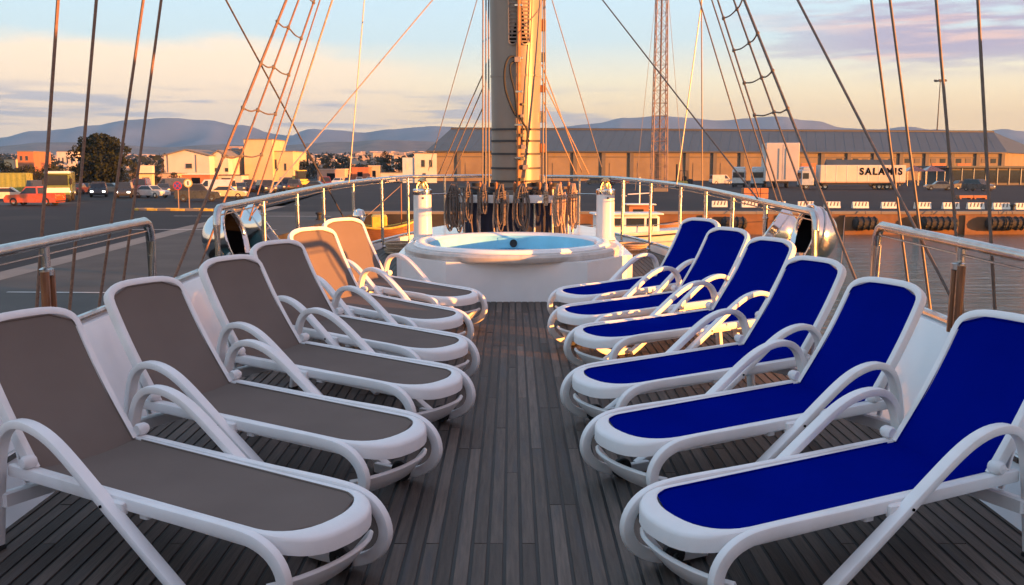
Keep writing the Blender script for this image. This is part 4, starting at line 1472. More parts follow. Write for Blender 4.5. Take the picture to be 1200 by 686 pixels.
for k in range(61):
    x = -6 + 12 * k / 60
    o_ = .03 if k % 4 in (0, 1) else 0
    rs.append([Vector((x, -1.22 + o_, .15)), Vector((x, -1.22 + o_, 2.7)), Vector((x, 1.22 - o_, 2.7)), Vector((x, 1.22 - o_, .15))])
b_.rings(rs)
b_.build('corrugated_body', yg, cn, smooth_=False)
for x in (-6, 6):
    for y in (-1.2, 1.2):
        MB().cbox(x - .09, x + .09, y - .09, y + .09, 0, 2.75, .01).build('corner_post', yg, cn)
for y in (-1.2, 1.2):
    MB().cbox(-5.9, 5.9, y - .06, y + .06, 2.70, 2.80, .01).build('top_beam', yg, cn)
lo = W_at(353, 224, 175)
ld_ = box_thing('wheel_loader', 'yellow wheel loader standing among the parked cars', 'loader', (lo[0], lo[1], QZ + .006), R(-60), [('chassis', 'yellow_paint', -2.4, 1.2, -.9, .9, .8, 1.6), ('engine_cover', 'yellow_paint', -2.5, -.9, -.8, .8, 1.62, 2.2), ('cab', 'glass_dark', -.85, .6, -.75, .75, 1.62, 3.0), ('cab_roof', 'yellow_paint', -.95, .7, -.85, .85, 3.02, 3.15), ('lift_arm', 'yellow_paint', .6, 2.9, -.5, .5, 1.0, 1.3), ('bucket', 'yellow_paint', 2.7, 3.4, -1.2, 1.2, .3, 1.2)])
for x in (-1.6, 1.0):
    for s_ in (-1, 1):
        wheel('wheel', .75, .5, (x, s_ * 1.0, .75), ld_, rimc='yellow_paint')

# traffic island with its signs
isl = thing('traffic_island', 'pale kerbed traffic island with two round signs', 'traffic island', at(222, 247), R(-8))
b_ = MB()
pl = []
for k in range(24):
    a = 2 * PI * k / 24
    pl.append((4.8 * math.cos(a) * (1 if math.cos(a) < 0 else 1), .75 * math.sin(a)))
b_.prism(pl, 0, .10)
b_.build('paving', 'concrete_lite', isl, smooth_=False)
for k in range(24):
    a0, a1 = 2 * PI * k / 24, 2 * PI * (k + 1) / 24
    p0, p1 = Vector((4.8 * math.cos(a0), .75 * math.sin(a0), 0)), Vector((4.8 * math.cos(a1), .75 * math.sin(a1), 0))
    d = (p1 - p0)
    MB().cbox(0, d.length - .03, -.10, .12, .0, .17, .02, Matrix.Translation(p0) @ Matrix.Rotation(math.atan2(d.y, d.x), 4, 'Z')).build('kerb_stone', 'yellow_paint' if k % 2 else 'concrete_lite', isl, smooth_=False)


def sign(px, py_foot, py_c, face, rimm, label):
    q = W_q(px, py_foot)
    h = (py_foot - py_c) / FPX * q.y
    t_ = thing('road_sign', label, 'road sign', (q.x, q.y, QZ + .1))
    MB().tube([(0, 0, 0), (0, 0, h + .35)], .05, 8).build('pole', 'tower_paint', t_)
    mt = Matrix.Translation((0, -.07, h)) @ Matrix.Rotation(PI / 2, 4, 'X')
    o = MB().lathe([(.0001, -.02), (.36, -.02), (.36, .02), (.0001, .02)], 24, mt).build('disc', rimm, t_)
    MB().lathe([(.0001, .021), (.29, .021), (.29, .026), (.0001, .026)], 24, mt).build('face', face, o)
    return t_, h


s1, h1 = sign(209.5, 246, 219.5, 'sign_blue', 'sign_red', 'round blue sign with red rim on the traffic island')
mt = Matrix.Translation((0, -.10, h1)) @ Matrix.Rotation(R(45), 4, 'Y')
MB().cbox(-.28, .28, -.006, .0, -.035, .035, .003, mt).build('bar', 'sign_red', s1)
MB().cbox(-.28, .28, -.006, .0, -.035, .035, .003, mt @ Matrix.Translation((0, -.008, 0)) @ Matrix.Rotation(R(90), 4, 'Y')).build('bar', 'sign_red', s1)
s2, h2 = sign(222, 246, 216.5, 'sign_white', 'yellow_paint', 'round white and yellow sign on the traffic island')
MB().cbox(-.05, .05, -.006, .0, -.17, .17, .003, Matrix.Translation((0, -.10, h2))).build('mark', 'dark_slot', s2)
# guard booth
lo = W_at(173, 229, 150)
gb = box_thing('guard_booth', 'narrow pale guard booth with bright sunlit top by the silver car', 'booth', (lo[0], lo[1], QZ), R(10), [('wall', 'plaster_cream', -.95, .95, -.95, .95, 0, 2.6), ('upper_wall', 'plaster_white', -1.0, 1.0, -1.0, 1.0, 2.75, 3.9), ('cornice', 'dark_slot', -1.06, 1.06, -1.06, 1.06, 2.61, 2.74)])
MB().box(-.5, .5, -.98, -.955, 1.0, 2.1).build('window', 'glass_dark', gb, smooth_=False)


# ---- buildings on the left
def gable_hall(name, label, px0, px1, py_eave, py_ridge, Y, depth, m, rz=0, extra=None):
    a, b_ = W_at(px0, 210, Y), W_at(px1, 210, Y)
    w_ = b_.x - a.x
    ze = W_at(0, py_eave, Y).z - QZ
    zr = W_at(0, py_ridge, Y).z - QZ
    t_ = thing(name, label, 'building', ((a.x + b_.x) / 2, Y, QZ), R(rz))
    b3 = MB()
    pr = [(-w_ / 2, 0), (w_ / 2, 0), (w_ / 2, ze), (0, zr), (-w_ / 2, ze)]
    b3.rings([[Vector((x, y, z)) for x, z in pr] for y in (0, depth)])
    b3.build('wall', m, t_, smooth_=False)
    b3 = MB()
    for s_ in (-1, 1):
        b3.rings([[Vector((0, y, zr + .02)), Vector((s_ * (w_ / 2 + .3), y, ze - .02)), Vector((s_ * (w_ / 2 + .3), y, ze + .22)), Vector((0, y, zr + .26))] for y in (-.35, depth + .3)])
    b3.build('roof', 'concrete_lite', t_, smooth_=False)
    return t_, w_, ze, zr


hall, w_, ze, zr = gable_hall('white_hall', 'broad white gabled hall behind the road signs', 193, 246, 183, 176, 232, 30, 'plaster_white')
for x in (-4.4, 2.2):
    MB().box(x - .06, x + .06, -.12, -.01, 2.6, ze + .3).build('downpipe', 'ware_pillar', hall, smooth_=False)
w = MB().box(-.2, 1.2, -.08, -.01, 3.6, 4.6).build('window', 'glass_dark', hall, smooth_=False)
MB().box(-.3, 1.3, -.12, -.01, 3.45, 3.59).build('sill', 'concrete_lite', w, smooth_=False)
hall2, w_, ze, zr = gable_hall('white_hall', 'smaller white gabled hall wing to the right of the broad hall', 246.6, 268, 184, 177, 236, 24, 'plaster_white')
for x in (-1.2, 1.4):
    MB().box(x, x + .8, -.08, -.01, 2.7, 3.6).build('window', 'glass_dark', hall2, smooth_=False)


def block(name, label, px0, px1, py_top, Y, depth, m, rz=0, wins=(), roof='concrete_lite', wm_='glass_dark'):
    a, b_ = W_at(px0, 210, Y), W_at(px1, 210, Y)
    w_ = b_.x - a.x
    h = W_at(0, py_top, Y).z - QZ
    t_ = thing(name, label, 'building', (a.x, Y, QZ), R(rz))
    MB().box(0, w_, 0, depth, 0, h).build('wall', m, t_, smooth_=False)
    MB().box(-.15, w_ + .15, -.15, depth + .15, h + .003, h + .22).build('roof', roof, t_, smooth_=False)
    for (x0, x1, z0, z1) in wins:
        o = MB().box(x0 * w_, x1 * w_, -.05, -.002, z0 * h, z1 * h).build('window', wm_, t_, smooth_=False)
        MB().box(x0 * w_ - .06, x1 * w_ + .06, -.09, -.003, z0 * h - .14, z0 * h - .02).build('sill', 'concrete_lite', o, smooth_=False)
    return t_, w_, h


block('cream_block', 'tall windowless cream block glowing yellow in the sun', 287, 320, 164, 245, 14, 'plaster_cream', 0)
block('pale_building', 'low pale building right of the tall cream block', 320.6, 344, 178, 247, 16, 'plaster_cream', 0, ((.05, .18, .45, .75), (.55, .66, .4, .62)))
block('grey_building', 'grey blue low building between halls and cream block', 268.5, 286, 176, 252, 12, 'plaster_pink', 0, ((.1, .3, .5, .7), (.55, .8, .5, .7)))
block('orange_building', 'orange plaster building rising over the hedge at left', 22, 40, 178, 300, 14, 'plaster_orange', 5, ((.15, .3, .7, .85), (.5, .65, .7, .85)))
block('white_house', 'long white building on the slope left of the big tree', 68, 88, 178, 520, 14, 'plaster_white', 4, ((.08, .16, .5, .75), (.3, .38, .5, .75), (.55, .63, .5, .75), (.8, .88, .5, .75)))
block('small_house', 'small cream house at the left photo edge above the container', 6, 17, 187, 320, 10, 'plaster_cream', 0, ((.2, .4, .4, .7),))
cb_, w_, h = block('white_cabin', 'two storey white and pale blue cabin building left of the long warehouse', 486, 512, 180, 240, 8, 'plaster_white', 6, ((.30, .46, .55, .78), (.66, .80, .55, .78), (.35, .5, .12, .33)), 'roof_grey')
MB().box(-2.9, -.01, .3, 7.6, 0, h * .86).build('side_wing', 'pale_blue', cb_, smooth_=False)
o = MB().box(-2.1, -1.5, .25, .298, h * .45, h * .68).build('window', 'plaster_white', cb_, smooth_=False)
# low sheds and stalls among the cars
sh = [(152, 208, 204, 212, 'low pink shed with flat roof left of the guard booth', 'plaster_pink', 'concrete_lite'), (213, 246, 205, 215, 'open stall with pale awning before the broad hall', 'plaster_orange', 'ship_white'), (247, 283, 206, 222, 'low dark roofed garage below the smaller hall', 'plaster_white', 'roof_edge'), (372, 404, 199, 262, 'white roofed low shed behind the loader', 'plaster_pink', 'plaster_white'), (412, 432, 197, 270, 'red roofed shed in the middle of the parked cars', 'plaster_orange', 'tile_roof'), (432, 445, 195, 280, 'cream kiosk right of the red roofed shed', 'plaster_cream', 'plaster_white'), (446, 476, 203, 262, 'long white low wall shed left of the cabin building', 'plaster_white', 'concrete_lite')]
for (p0, p1, pt, Y, lab, m, rf) in sh:
    t_, w_, h = block('shed', lab, p0, p1, pt, Y, 6, m, 0, (), rf)
    MB().box(w_ * .35, w_ * .65, -.04, -.002, .1, h * .7).build('door', 'dark_slot', t_, smooth_=False)
# reddish steel gantry left of the cream block
gt = thing('steel_gantry', 'reddish steel frame tower between the hall and the cream block', 'gantry', (W_at(277, 210, 275).x, 275, QZ))
for x in (-1.6, 1.6):
    for y in (-1.2, 1.2):
        MB().box(x - .12, x + .12, y - .12, y + .12, 0, 9.2).build('leg', 'plaster_pink', gt, smooth_=False)
for z in (2.8, 6.0, 9.2):
    MB().box(-1.9, 1.9, -1.4, 1.4, z, z + .25).build('platform', 'plaster_pink', gt, smooth_=False)
for z in (0, 3, 6.2):
    for s_ in (-1, 1):
        MB().tube([(-1.6 * s_, -1.22, z), (1.6 * s_, -1.22, z + 2.9)], .08, 6).build('brace', 'plaster_pink', gt)

# ---- the far town: too many houses to count
tw = random.Random(11)
b_ = MB()
for k in range(1300):
    far = tw.random()
    Y = 640 + 1500 * far ** .8
    px = tw.uniform(325, 505) if tw.random() < .62 else tw.uniform(-60, 330)
    X = (px - 600) / FPX * Y
    base = QZ + max(0, (Y - 640)) * .019
    w_ = tw.uniform(5, 13)
    h = tw.uniform(3.5, 8) * (1.7 if (px > 420 and tw.random() < .4) else 1)
    d = tw.uniform(6, 12)
    b_.box(-w_ / 2, w_ / 2, -d / 2, d / 2, 0, h + 3, Matrix.Translation((X, Y, base - 3)) @ Matrix.Rotation(tw.uniform(-.5, .5), 4, 'Z'))
tm = mat('town_walls', (.44, .36, .29), .85, var=.55, scale=.045)
tag(b_.build('far_town', tm, smooth_=False), kind='stuff')


# ---- trees
def leaf_cloud(b3, rt, c, rad, n, size):
    for _ in range(n):
        while True:
            q = Vector((rt.uniform(-1, 1), rt.uniform(-1, 1), rt.uniform(-1, 1)))
            if .25 < q.length < 1:
                break
        q = q.normalized() * (q.length ** .45)
        p_ = c + Vector((q.x * rad[0], q.y * rad[1], q.z * rad[2]))
        a = Vector((rt.uniform(-1, 1), rt.uniform(-1, 1), rt.uniform(-1, 1))).normalized()
        d = a.cross(Vector((rt.uniform(-1, 1), rt.uniform(-1, 1), rt.uniform(-1, 1)))).normalized()
        s_ = size * rt.uniform(.6, 1.4)
        b3.add([p_ + a * s_, p_ + d * s_ * .6, p_ - a * s_, p_ - d * s_ * .6], [(0, 1, 2, 3)])


def tree(label, px, py_base, py_top, Y, wpx, m, seed, n=26, leaves=130, group=None, trunk=.35):
    rt = random.Random(seed)
    q = W_at(px, py_base, Y)
    H = (py_base - py_top) / FPX * Y
    Wd = wpx / FPX * Y / 2
    t_ = thing('tree', label, 'tree', (q.x, Y, min(q.z, QZ) if py_base > 198 else q.z), 0, group)
    z0 = 0
    H = W_at(px, py_top, Y).z - t_.location.z
    MB().tube(spline([(0, 0, 0), (.1 * Wd * .2, 0, H * .25), (-.05 * Wd, .1, H * .5), (0, 0, H * .85)], 4), trunk, 8, scales=[1.25 - 1.05 * k / 12 for k in range(13)]).build('trunk', 'bark', t_)
    cr = MB()
    lb_ = MB()
    for k in range(n):
        f_ = (k + .5) / n
        z = H * (.22 + .74 * f_)
        prof_ = (1 - (2 * max(0, f_ - .12) / 1.76 - .0) ** 2.2) ** .5 if f_ > .12 else .75
        rr = Wd * max(.18, prof_) * rt.uniform(.45, 1.18)
        a = k * 2.4 + rt.uniform(-.4, .4)
        c = Vector((rr * .62 * math.cos(a), rr * .62 * math.sin(a), z))
        s_ = Wd * rt.uniform(.26, .42)
        leaf_cloud(cr, rt, c, (s_, s_, s_ * .72), leaves, Wd * .062)
        lb_.tube([(0, 0, max(.1 * H, z - H * .2)), c * .5 + Vector((0, 0, z * .5 - H * .05)), c], trunk * .22, 5)
    for k in range(n // 2):        # ragged outer sprays
        a, e = rt.uniform(0, 2 * PI), rt.uniform(-.35, 1.2)
        c = Vector((Wd * .98 * math.cos(a) * math.cos(e), Wd * .98 * math.sin(a) * math.cos(e), H * .58 + H * .40 * math.sin(e)))
        s_ = Wd * rt.uniform(.10, .20)
        leaf_cloud(cr, rt, c, (s_, s_, s_), leaves // 4, Wd * .05)
    cr.build('crown', m, t_, smooth_=False)
    lb_.build('limbs', 'bark', t_)
    return t_


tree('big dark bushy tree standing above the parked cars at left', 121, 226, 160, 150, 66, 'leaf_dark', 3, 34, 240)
gt_ = 'smaller trees among the port buildings'
tree('dark cypress like tree left of the broad hall', 191, 222, 186, 215, 12, 'leaf_dark', 5, 12, 90, gt_, .2)
tree('dark tree right of the pale building near the loader', 356, 222, 188, 255, 26, 'leaf_dark', 7, 14, 90, gt_, .25)
tree('dark tree before the sunlit town, left one', 384, 218, 183, 290, 24, 'leaf_dark', 8, 14, 90, gt_, .25)
tree('dark tree before the sunlit town, middle one', 402, 218, 184, 300, 26, 'leaf_dark', 9, 14, 90, gt_, .25)
tree('round dark tree left of the cabin building', 453, 218, 178, 290, 26, 'leaf_dark', 10, 16, 100, gt_, .25)
tree('dark bushy tree touching the cabin building', 472, 216, 185, 280, 20, 'leaf_dark', 12, 14, 90, gt_, .25)
tree('low olive tree right of the guard booth', 160, 222, 190, 190, 22, 'leaf_olive', 13, 14, 90, gt_, .25)
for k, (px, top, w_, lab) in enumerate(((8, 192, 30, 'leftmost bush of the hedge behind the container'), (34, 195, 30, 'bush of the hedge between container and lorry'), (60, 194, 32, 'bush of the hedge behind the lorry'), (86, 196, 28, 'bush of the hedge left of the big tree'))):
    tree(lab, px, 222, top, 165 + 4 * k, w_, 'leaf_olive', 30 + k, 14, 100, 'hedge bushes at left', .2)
more = [(105, 200, 34, 'low dark bush just left of the big tree trunk'), (140, 198, 34, 'low dark bush right of the big tree trunk'), (20, 199, 34, 'low bush between the leftmost hedge bushes'), (48, 200, 30, 'low bush between container and lorry'), (73, 199, 30, 'low bush right behind the lorry'), (184, 201, 20, 'low dark bush left of the broad hall'), (204, 203, 20, 'low dark bush before the broad hall'), (344, 196, 22, 'dark bush at the right foot of the pale building'), (368, 194, 22, 'dark bush between loader and dark red van'), (420, 193, 26, 'dark bush behind the red roofed shed'), (438, 195, 22, 'dark bush behind the cream kiosk')]
for k, (px, top, w_, lab) in enumerate(more):
    tree(lab, px, 222, top, 200 + 7 * (k % 5) if px < 260 else 300 + 5 * k, w_, 'leaf_dark' if k % 3 else 'leaf_olive', 50 + k, 12, 90, 'dark bushes behind the parked cars', .15)
hs_ = MB()
rt = random.Random(77)
for k in range(420):
    Y = rt.uniform(420, 1500)
    px = rt.uniform(-60, 520)
    base = QZ + max(0, Y - 420) * .017
    s_ = rt.uniform(2.5, 6)
    leaf_cloud(hs_, rt, Vector(((px - 600) / FPX * Y, Y, base + s_ * .6)), (s_ * 1.4, s_, s_), 26, s_ * .35)
tag(hs_.build('distant_trees', 'leaf_dark', smooth_=False), kind='stuff')

# ---- the long warehouse across the basin
A = W_at(503, 212, 275)
B = W_at(1173, 210, 300)
ax = Vector((B.x - A.x, B.y - A.y, 0))
LEN = ax.length
wh = thing('warehouse', 'long grey roofed warehouse with beige bays behind the quay', 'warehouse', (A.x, A.y, QZ), math.atan2(ax.y, ax.x))
HE, HR, DEP = 8.2, 15.2, 44.0
sk = DEP * 1.1                    # the gable end leans away along the line of sight
MB().prism([(0, 0), (LEN, 0), (LEN + sk, DEP), (sk * .2, DEP)], 0, HE).build('wall', 'ware_wall', wh, smooth_=False)
b_ = MB()
b_.add([(-1, -1, HE), (LEN + 1, -1, HE), (LEN + 11.5, DEP / 2, HR), (8, DEP / 2, HR), (LEN + sk + 1, DEP + 1, HE), (sk * .2 - 1, DEP + 1, HE)], [(0, 1, 2, 3), (3, 2, 4, 5), (1, 4, 2), (0, 3, 5)])
b_.build('roof', 'roof_grey', wh, smooth_=False)
MB().box(-1, LEN + 1, -1.25, -1.0, HE - .25, HE + .12).build('gutter', 'roof_edge', wh, smooth_=False)
MB().tube([(8, DEP / 2, HR + .1), (LEN + 11.5, DEP / 2, HR + .1)], .38, 6).build('ridge_cap', 'roof_edge', wh)
# standing seams of the roof, close ribs
b_ = MB()
k = 0
while k * 3.0 < LEN - 4:
    x = 2 + k * 3.0
    fx = (x / LEN)
    x1 = 8 + (LEN + 11.5 - 8) * fx
    d = Vector((x1 - x, DEP / 2 + 1, HR - HE))
    b_.tube([Vector((x, -1, HE + .01)), Vector((x, -1, HE + .01)) + d], .045, 4)
    k += 1
o = b_.build('roof_seam', 'roof_grey', wh)
o['kind'] = 'stuff'
nb = 21
for k in range(nb + 1):
    x = LEN * k / nb
    MB().box(x - .55, x + .55, -.55, -.002, 0, HE - .3).build('pillar', 'ware_pillar', wh, smooth_=False)
for k in range(nb):
    x0, x1 = LEN * k / nb + .56, LEN * (k + 1) / nb - .56
    if k % 3 != 2:
        o = MB().box(x0 + 1.3, x1 - 1.3, -.12, -.003, .05, 5.0).build('bay_door', 'ware_wall' if k < 12 else 'plaster_orange', wh, smooth_=False)  # orange sunlight on the right-hand bays put into the door colour
    MB().box(x0, x1, -.2, -.004, 6.6, 6.85).build('lintel', 'ware_pillar', wh, smooth_=False)
for k in range(14, nb):           # upper windows towards the right end
    x0 = LEN * k / nb + 1.4
    for q in range(2):
        o = MB().box(x0 + q * 3.1, x0 + q * 3.1 + 1.7, -.10, -.003, 5.1, 6.4).build('window', 'glass_dark' if (k + q) % 2 else 'ware_pillar', wh, smooth_=False)

# low glazed terminal in front of its right end, with two pointed canopies
a = W_at(1112, 210, 205)
tg_ = thing('terminal_building', 'low dark glazed terminal building at the right edge behind the quay', 'building', (a.x, 205, QZ), R(6))
MB().box(0, 60, 0, 10, 0, 3.6).build('wall', 'ware_pillar', tg_, smooth_=False)
MB().box(-1.6, 61, -1.8, 11, 3.62, 4.0).build('roof', 'roof_grey', tg_, smooth_=False)
for k in range(22):
    x = .4 + k * 2.6
    MB().box(x, x + 2.35, -.05, -.003, .5, 3.1).build('window', 'glass_dark', tg_, smooth_=False)
for k in range(22):
    x = .15 + k * 2.6
    MB().box(x - .08, x + .08, -.14, -.052, .1, 3.5).build('mullion', 'steel', tg_, smooth_=False)
for px, lab in ((1070, 'left one of two pointed dark red canopies left of the terminal'), (1091, 'right one of two pointed dark red canopies beside the terminal')):
    q = W_at(px, 210, 200)
    t_ = thing('canopy', lab, 'canopy', (q.x, 200, QZ), 0)
    b_ = MB()
    b_.add([(-2, -2, 2.9), (2, -2, 2.9), (2, 2, 2.9), (-2, 2, 2.9), (0, 0, 4.1)], [(0, 1, 4), (1, 2, 4), (2, 3, 4), (3, 0, 4), (3, 2, 1, 0)])
    b_.build('roof', paint('paint_canopy', (.08, .02, .018)), t_, smooth_=False)
    for x in (-1.9, 1.9):
        for y in (-1.9, 1.9):
            MB().tube([(x, y, 0), (x, y, 2.9)], .07, 6).build('pole', 'steel', t_)


# ---- lorries across the basin
def cab(t_, x, col, z=0):
    """lorry cab, front towards -x"""
    MB().cbox(x, x + 2.1, -1.2, 1.2, .75, 3.25, .14).build('cab', paint('paint_cab_%d' % int(col[2] * 100), col), t_)
    MB().cbox(x - .03, x + .04, -1.05, 1.05, 1.75, 2.75, .03).build('windscreen', 'glass_dark', t_)
    MB().cbox(x + .25, x + 1.25, -1.225, -1.18, 1.75, 2.7, .02).build('side_window', 'glass_dark', t_)
    MB().cbox(x - .08, x + .3, -1.2, 1.2, .35, .75, .05).build('bumper', 'black_rubber', t_)
    MB().cbox(x + .2, x + 2.0, -1.1, 1.1, 3.26, 3.75, .15).build('wind_deflector', paint('paint_cab_%d' % int(col[2] * 100), col), t_)


Ya = 168
q0, q1 = W_at(958, 222, 164), W_at(1057, 221.5, 164)
ax = Vector((q1.x - q0.x, q1.y - q0.y, 0))
tl = ax.length
sal = thing('trailer_lorry', 'lorry with long white trailer lettered SALAMIS on the far quay', 'lorry', (q0.x, q0.y, QZ + .006), math.atan2(ax.y, ax.x))
MB().cbox(0, tl, -1.27, 1.27, 1.15, 4.0, .05).build('trailer_body', 'plaster_white', sal, smooth_=False)
MB().box(.3, tl - .2, -1.1, 1.1, .85, 1.14).build('trailer_frame', 'black_rubber', sal, smooth_=False)
for k in range(8):
    x = tl * (k + .5) / 8
    MB().box(x - .04, x + .04, -1.30, -1.272, 1.2, 3.95).build('strap', 'ship_white', sal, smooth_=False)
MB().box(0, tl, -1.30, -1.272, 1.16, 1.34).build('skirt_strip', 'plaster_pink', sal, smooth_=False)
for x in (tl - 4.2, tl - 2.9, tl - 1.6):
    for s_ in (-1, 1):
        wheel('wheel', .5, .35, (x, s_ * 1.0, .5), sal)
for s_ in (-1, 1):
    wheel('wheel', .5, .35, (-2.2, s_ * 1.0, .5), sal)
    wheel('wheel', .5, .35, (.9, s_ * 1.0, .5), sal)
cab(sal, -3.1, (.35, .42, .50))
MB().box(-1.6, 1.0, -.5, .5, .6, .84).build('chassis', 'black_rubber', sal, smooth_=False)
fc = bpy.data.curves.new('lettering', 'FONT')
fc.body = 'SALAMIS'
fc.size = 1.55
fc.extrude = .012
fc.offset = .055
fc.space_character = 1.32
fo_ = bpy.data.objects.new('lettering', fc)
C.objects.link(fo_)
bpy.context.view_layer.update()
me = bpy.data.meshes.new_from_object(fo_.evaluated_get(bpy.context.evaluated_depsgraph_get()))
bpy.data.objects.remove(fo_)
me.materials.clear()
me.materials.append(M['dark_slot'])
xs_ = [v.co.x for v in me.vertices]
wid_ = max(xs_) - min(xs_)
for v in me.vertices:
    v.co = Vector(((v.co.x - min(xs_)) / wid_ * tl * .50, v.co.y, v.co.z))
o = inst('lettering', me, sal)
o.matrix_basis = Matrix.Translation((tl * .46, -1.315, 2.45)) @ Matrix.Rotation(PI / 2, 4, 'X')

# grey blue roof of a further trailer behind
q = W_at(1000, 215, 190)
t_ = box_thing('trailer', 'parked trailer with blue grey tarpaulin roof behind the lettered trailer', 'trailer', (q.x - 5.5, 190, QZ + .006), R(-4), [('body', 'plaster_white', 0, 12.5, -1.25, 1.25, 1.1, 3.9), ('frame', 'black_rubber', .3, 12.2, -1.0, 1.0, .7, 1.09)])
b_ = MB()
b_.rings([[Vector((x, -1.3, 3.91)), Vector((x, 0, 5.1)), Vector((x, 1.3, 3.91))] for x in (.0, 12.5)])
b_.build('tarpaulin', 'roof_grey', t_, smooth_=False)
for x in (9, 10.3, 11.6):
    for s_ in (-1, 1):
        wheel('wheel', .5, .35, (x, s_ * .98, .5), t_)

# tall white box trailer turned half towards us, lit pink
q = W_at(916, 219, 178)
bt = thing('box_trailer', 'tall white box trailer seen from behind, left of the lettered trailer', 'trailer', (q.x, 178, QZ + .006), R(80))
MB().cbox(0, 11, -2.9, 2.9, 1.2, 8.0, .08).build('box', 'plaster_white', bt, smooth_=False)
MB().box(.2, 10.8, -1.2, 1.2, .8, 1.19).build('frame', 'black_rubber', bt, smooth_=False)
for y in (-1.45, 1.45):
    MB().box(-.05, -.003, y - 1.38, y + 1.38, 1.4, 7.7).build('door', 'plaster_white', bt, smooth_=False)
for y in (-.6, .6):
    MB().tube([(-.09, y, 1.5), (-.09, y, 7.0)], .05, 6).build('lock_bar', 'steel', bt)
for x in (1.2, 2.5, 3.8):
    for s_ in (-1, 1):
        wheel('wheel', .5, .35, (x, s_ * 1.0, .5), bt)
for px, Y, col, lab in ((866, 186, (.55, .58, .60), 'pale tractor unit left of the tall box trailer, left one'), (888, 184, (.42, .50, .58), 'bluish tractor unit just left of the tall box trailer')):
    q = W_at(px, 216, Y)
    t_ = thing('tractor_unit', lab, 'lorry', (q.x, Y, QZ + .006), R(70))
    cab(t_, -1, col)
    MB().box(1.1, 4.5, -.5, .5, .6, .95).build('chassis', 'black_rubber', t_, smooth_=False)
    for x in (-.2, 3.6):
        for s_ in (-1, 1):
            wheel('wheel', .5, .35, (x, s_ * 1.0, .5), t_)
# forklift
q = W_at(800, 217, 175)
fk = thing('forklift', 'yellow and black forklift on the far quay by the lattice tower', 'forklift', (q.x, 175, QZ + .006), R(160))
MB().cbox(-1.3, .9, -.75, .75, .35, 1.25, .1).build('chassis', 'yellow_paint', fk)
MB().cbox(-1.7, -.9, -.75, .75, .4, 1.6, .12).build('counterweight', 'black_rubber', fk)
for x in (-.85, .7):
    for y in (-.6, .6):
        MB().tube([(x, y, 1.2), (x * .9, y * .95, 3.0)], .06, 6).build('cage_post', 'black_rubber', fk)
MB().cbox(-.9, .75, -.65, .65, 3.0, 3.1, .03).build('cage_roof', 'black_rubber', fk)
for y in (-.4, .4):
    MB().cbox(1.0, 1.18, y - .08, y + .08, .15, 4.2, .02).build('mast_rail', 'black_rubber', fk)
    MB().cbox(1.2, 2.3, y - .07, y + .07, .2, .27, .02).build('fork', 'steel', fk)
MB().cbox(-.6, .1, -.35, .35, 1.26, 2.1, .1).build('seat', 'black_rubber', fk)
for x in (-1.0, .75):
    for s_ in (-1, 1):
        wheel('wheel', .42, .3, (x, s_ * .68, .42), fk, rimc='yellow_paint')
gd = 'vehicles parked across the basin'
for (px, py, kd, hd, col, lab) in ((724, 214, 'suv', 15, (.10, .02, .022), 'dark red car right of the right ventilator, far quay'), (698, 214, 'car', 5, (.03, .03, .035), 'dark car just left of the dark red one, far quay'), (1100, 223, 'car', 170, (.10, .11, .12), 'grey car under the pointed canopies'), (1146, 224, 'suv', -60, (.02, .024, .035), 'dark blue car in front of the terminal'), (1128, 222, 'car', 10, (.06, .06, .065), 'dark grey car left of the dark blue one'), (845, 216, 'van', 12, (.45, .47, .48), 'pale van left of the tractor units')):
    q = W_q(px, py)
    Y = min(q.y, 215)
    q = W_at(px, py, Y)
    make_car(kd, lab, (q.x, Y, QZ + .006), R(hd), col, gd)


# ---- quay furniture
gB = 'white painted barrier blocks along the far quay'
names_ = ['first', 'second', 'third', 'fourth', 'fifth', 'sixth', 'seventh', 'eighth', 'ninth', 'tenth', 'eleventh', 'twelfth']
for k, px in enumerate((843, 878, 911, 944, 975, 1008, 1042, 1081, 1114, 1143, 1173, 1199)):
    Y = 88.5 - .5 * k
    q = W_at(px, 242, Y)
    t_ = thing('barrier_block', 'white streaked barrier block on the far quay, %s from the left' % names_[k], 'barrier', (q.x, Y, QZ + .006), R(-2 + (k % 3)), gB)
    b_ = MB()
    pr = [(-.28, 0), (.28, 0), (.20, .18), (.10, .54), (-.10, .54), (-.20, .18)]
    b_.rings([[Vector((x, y, z)) for y, z in pr] for x in (-.68, .68)])
    b_.build('block', 'sign_white', t_, smooth_=False)
    for j in range(4):
        x = -.46 + .3 * j
        MB().rings([[Vector((x + dx + sh_, y, z)) for dx in (-.05, .05)] + [Vector((x + dx + sh_, y - .006, z)) for dx in (.05, -.05)] for (y, z, sh_) in ((-.205, .185, -.04), (-.105, .52, .06))]).build('stripe', 'ware_pillar', t_, smooth_=False)
gF = 'black rubber fenders hung on the far quay wall'
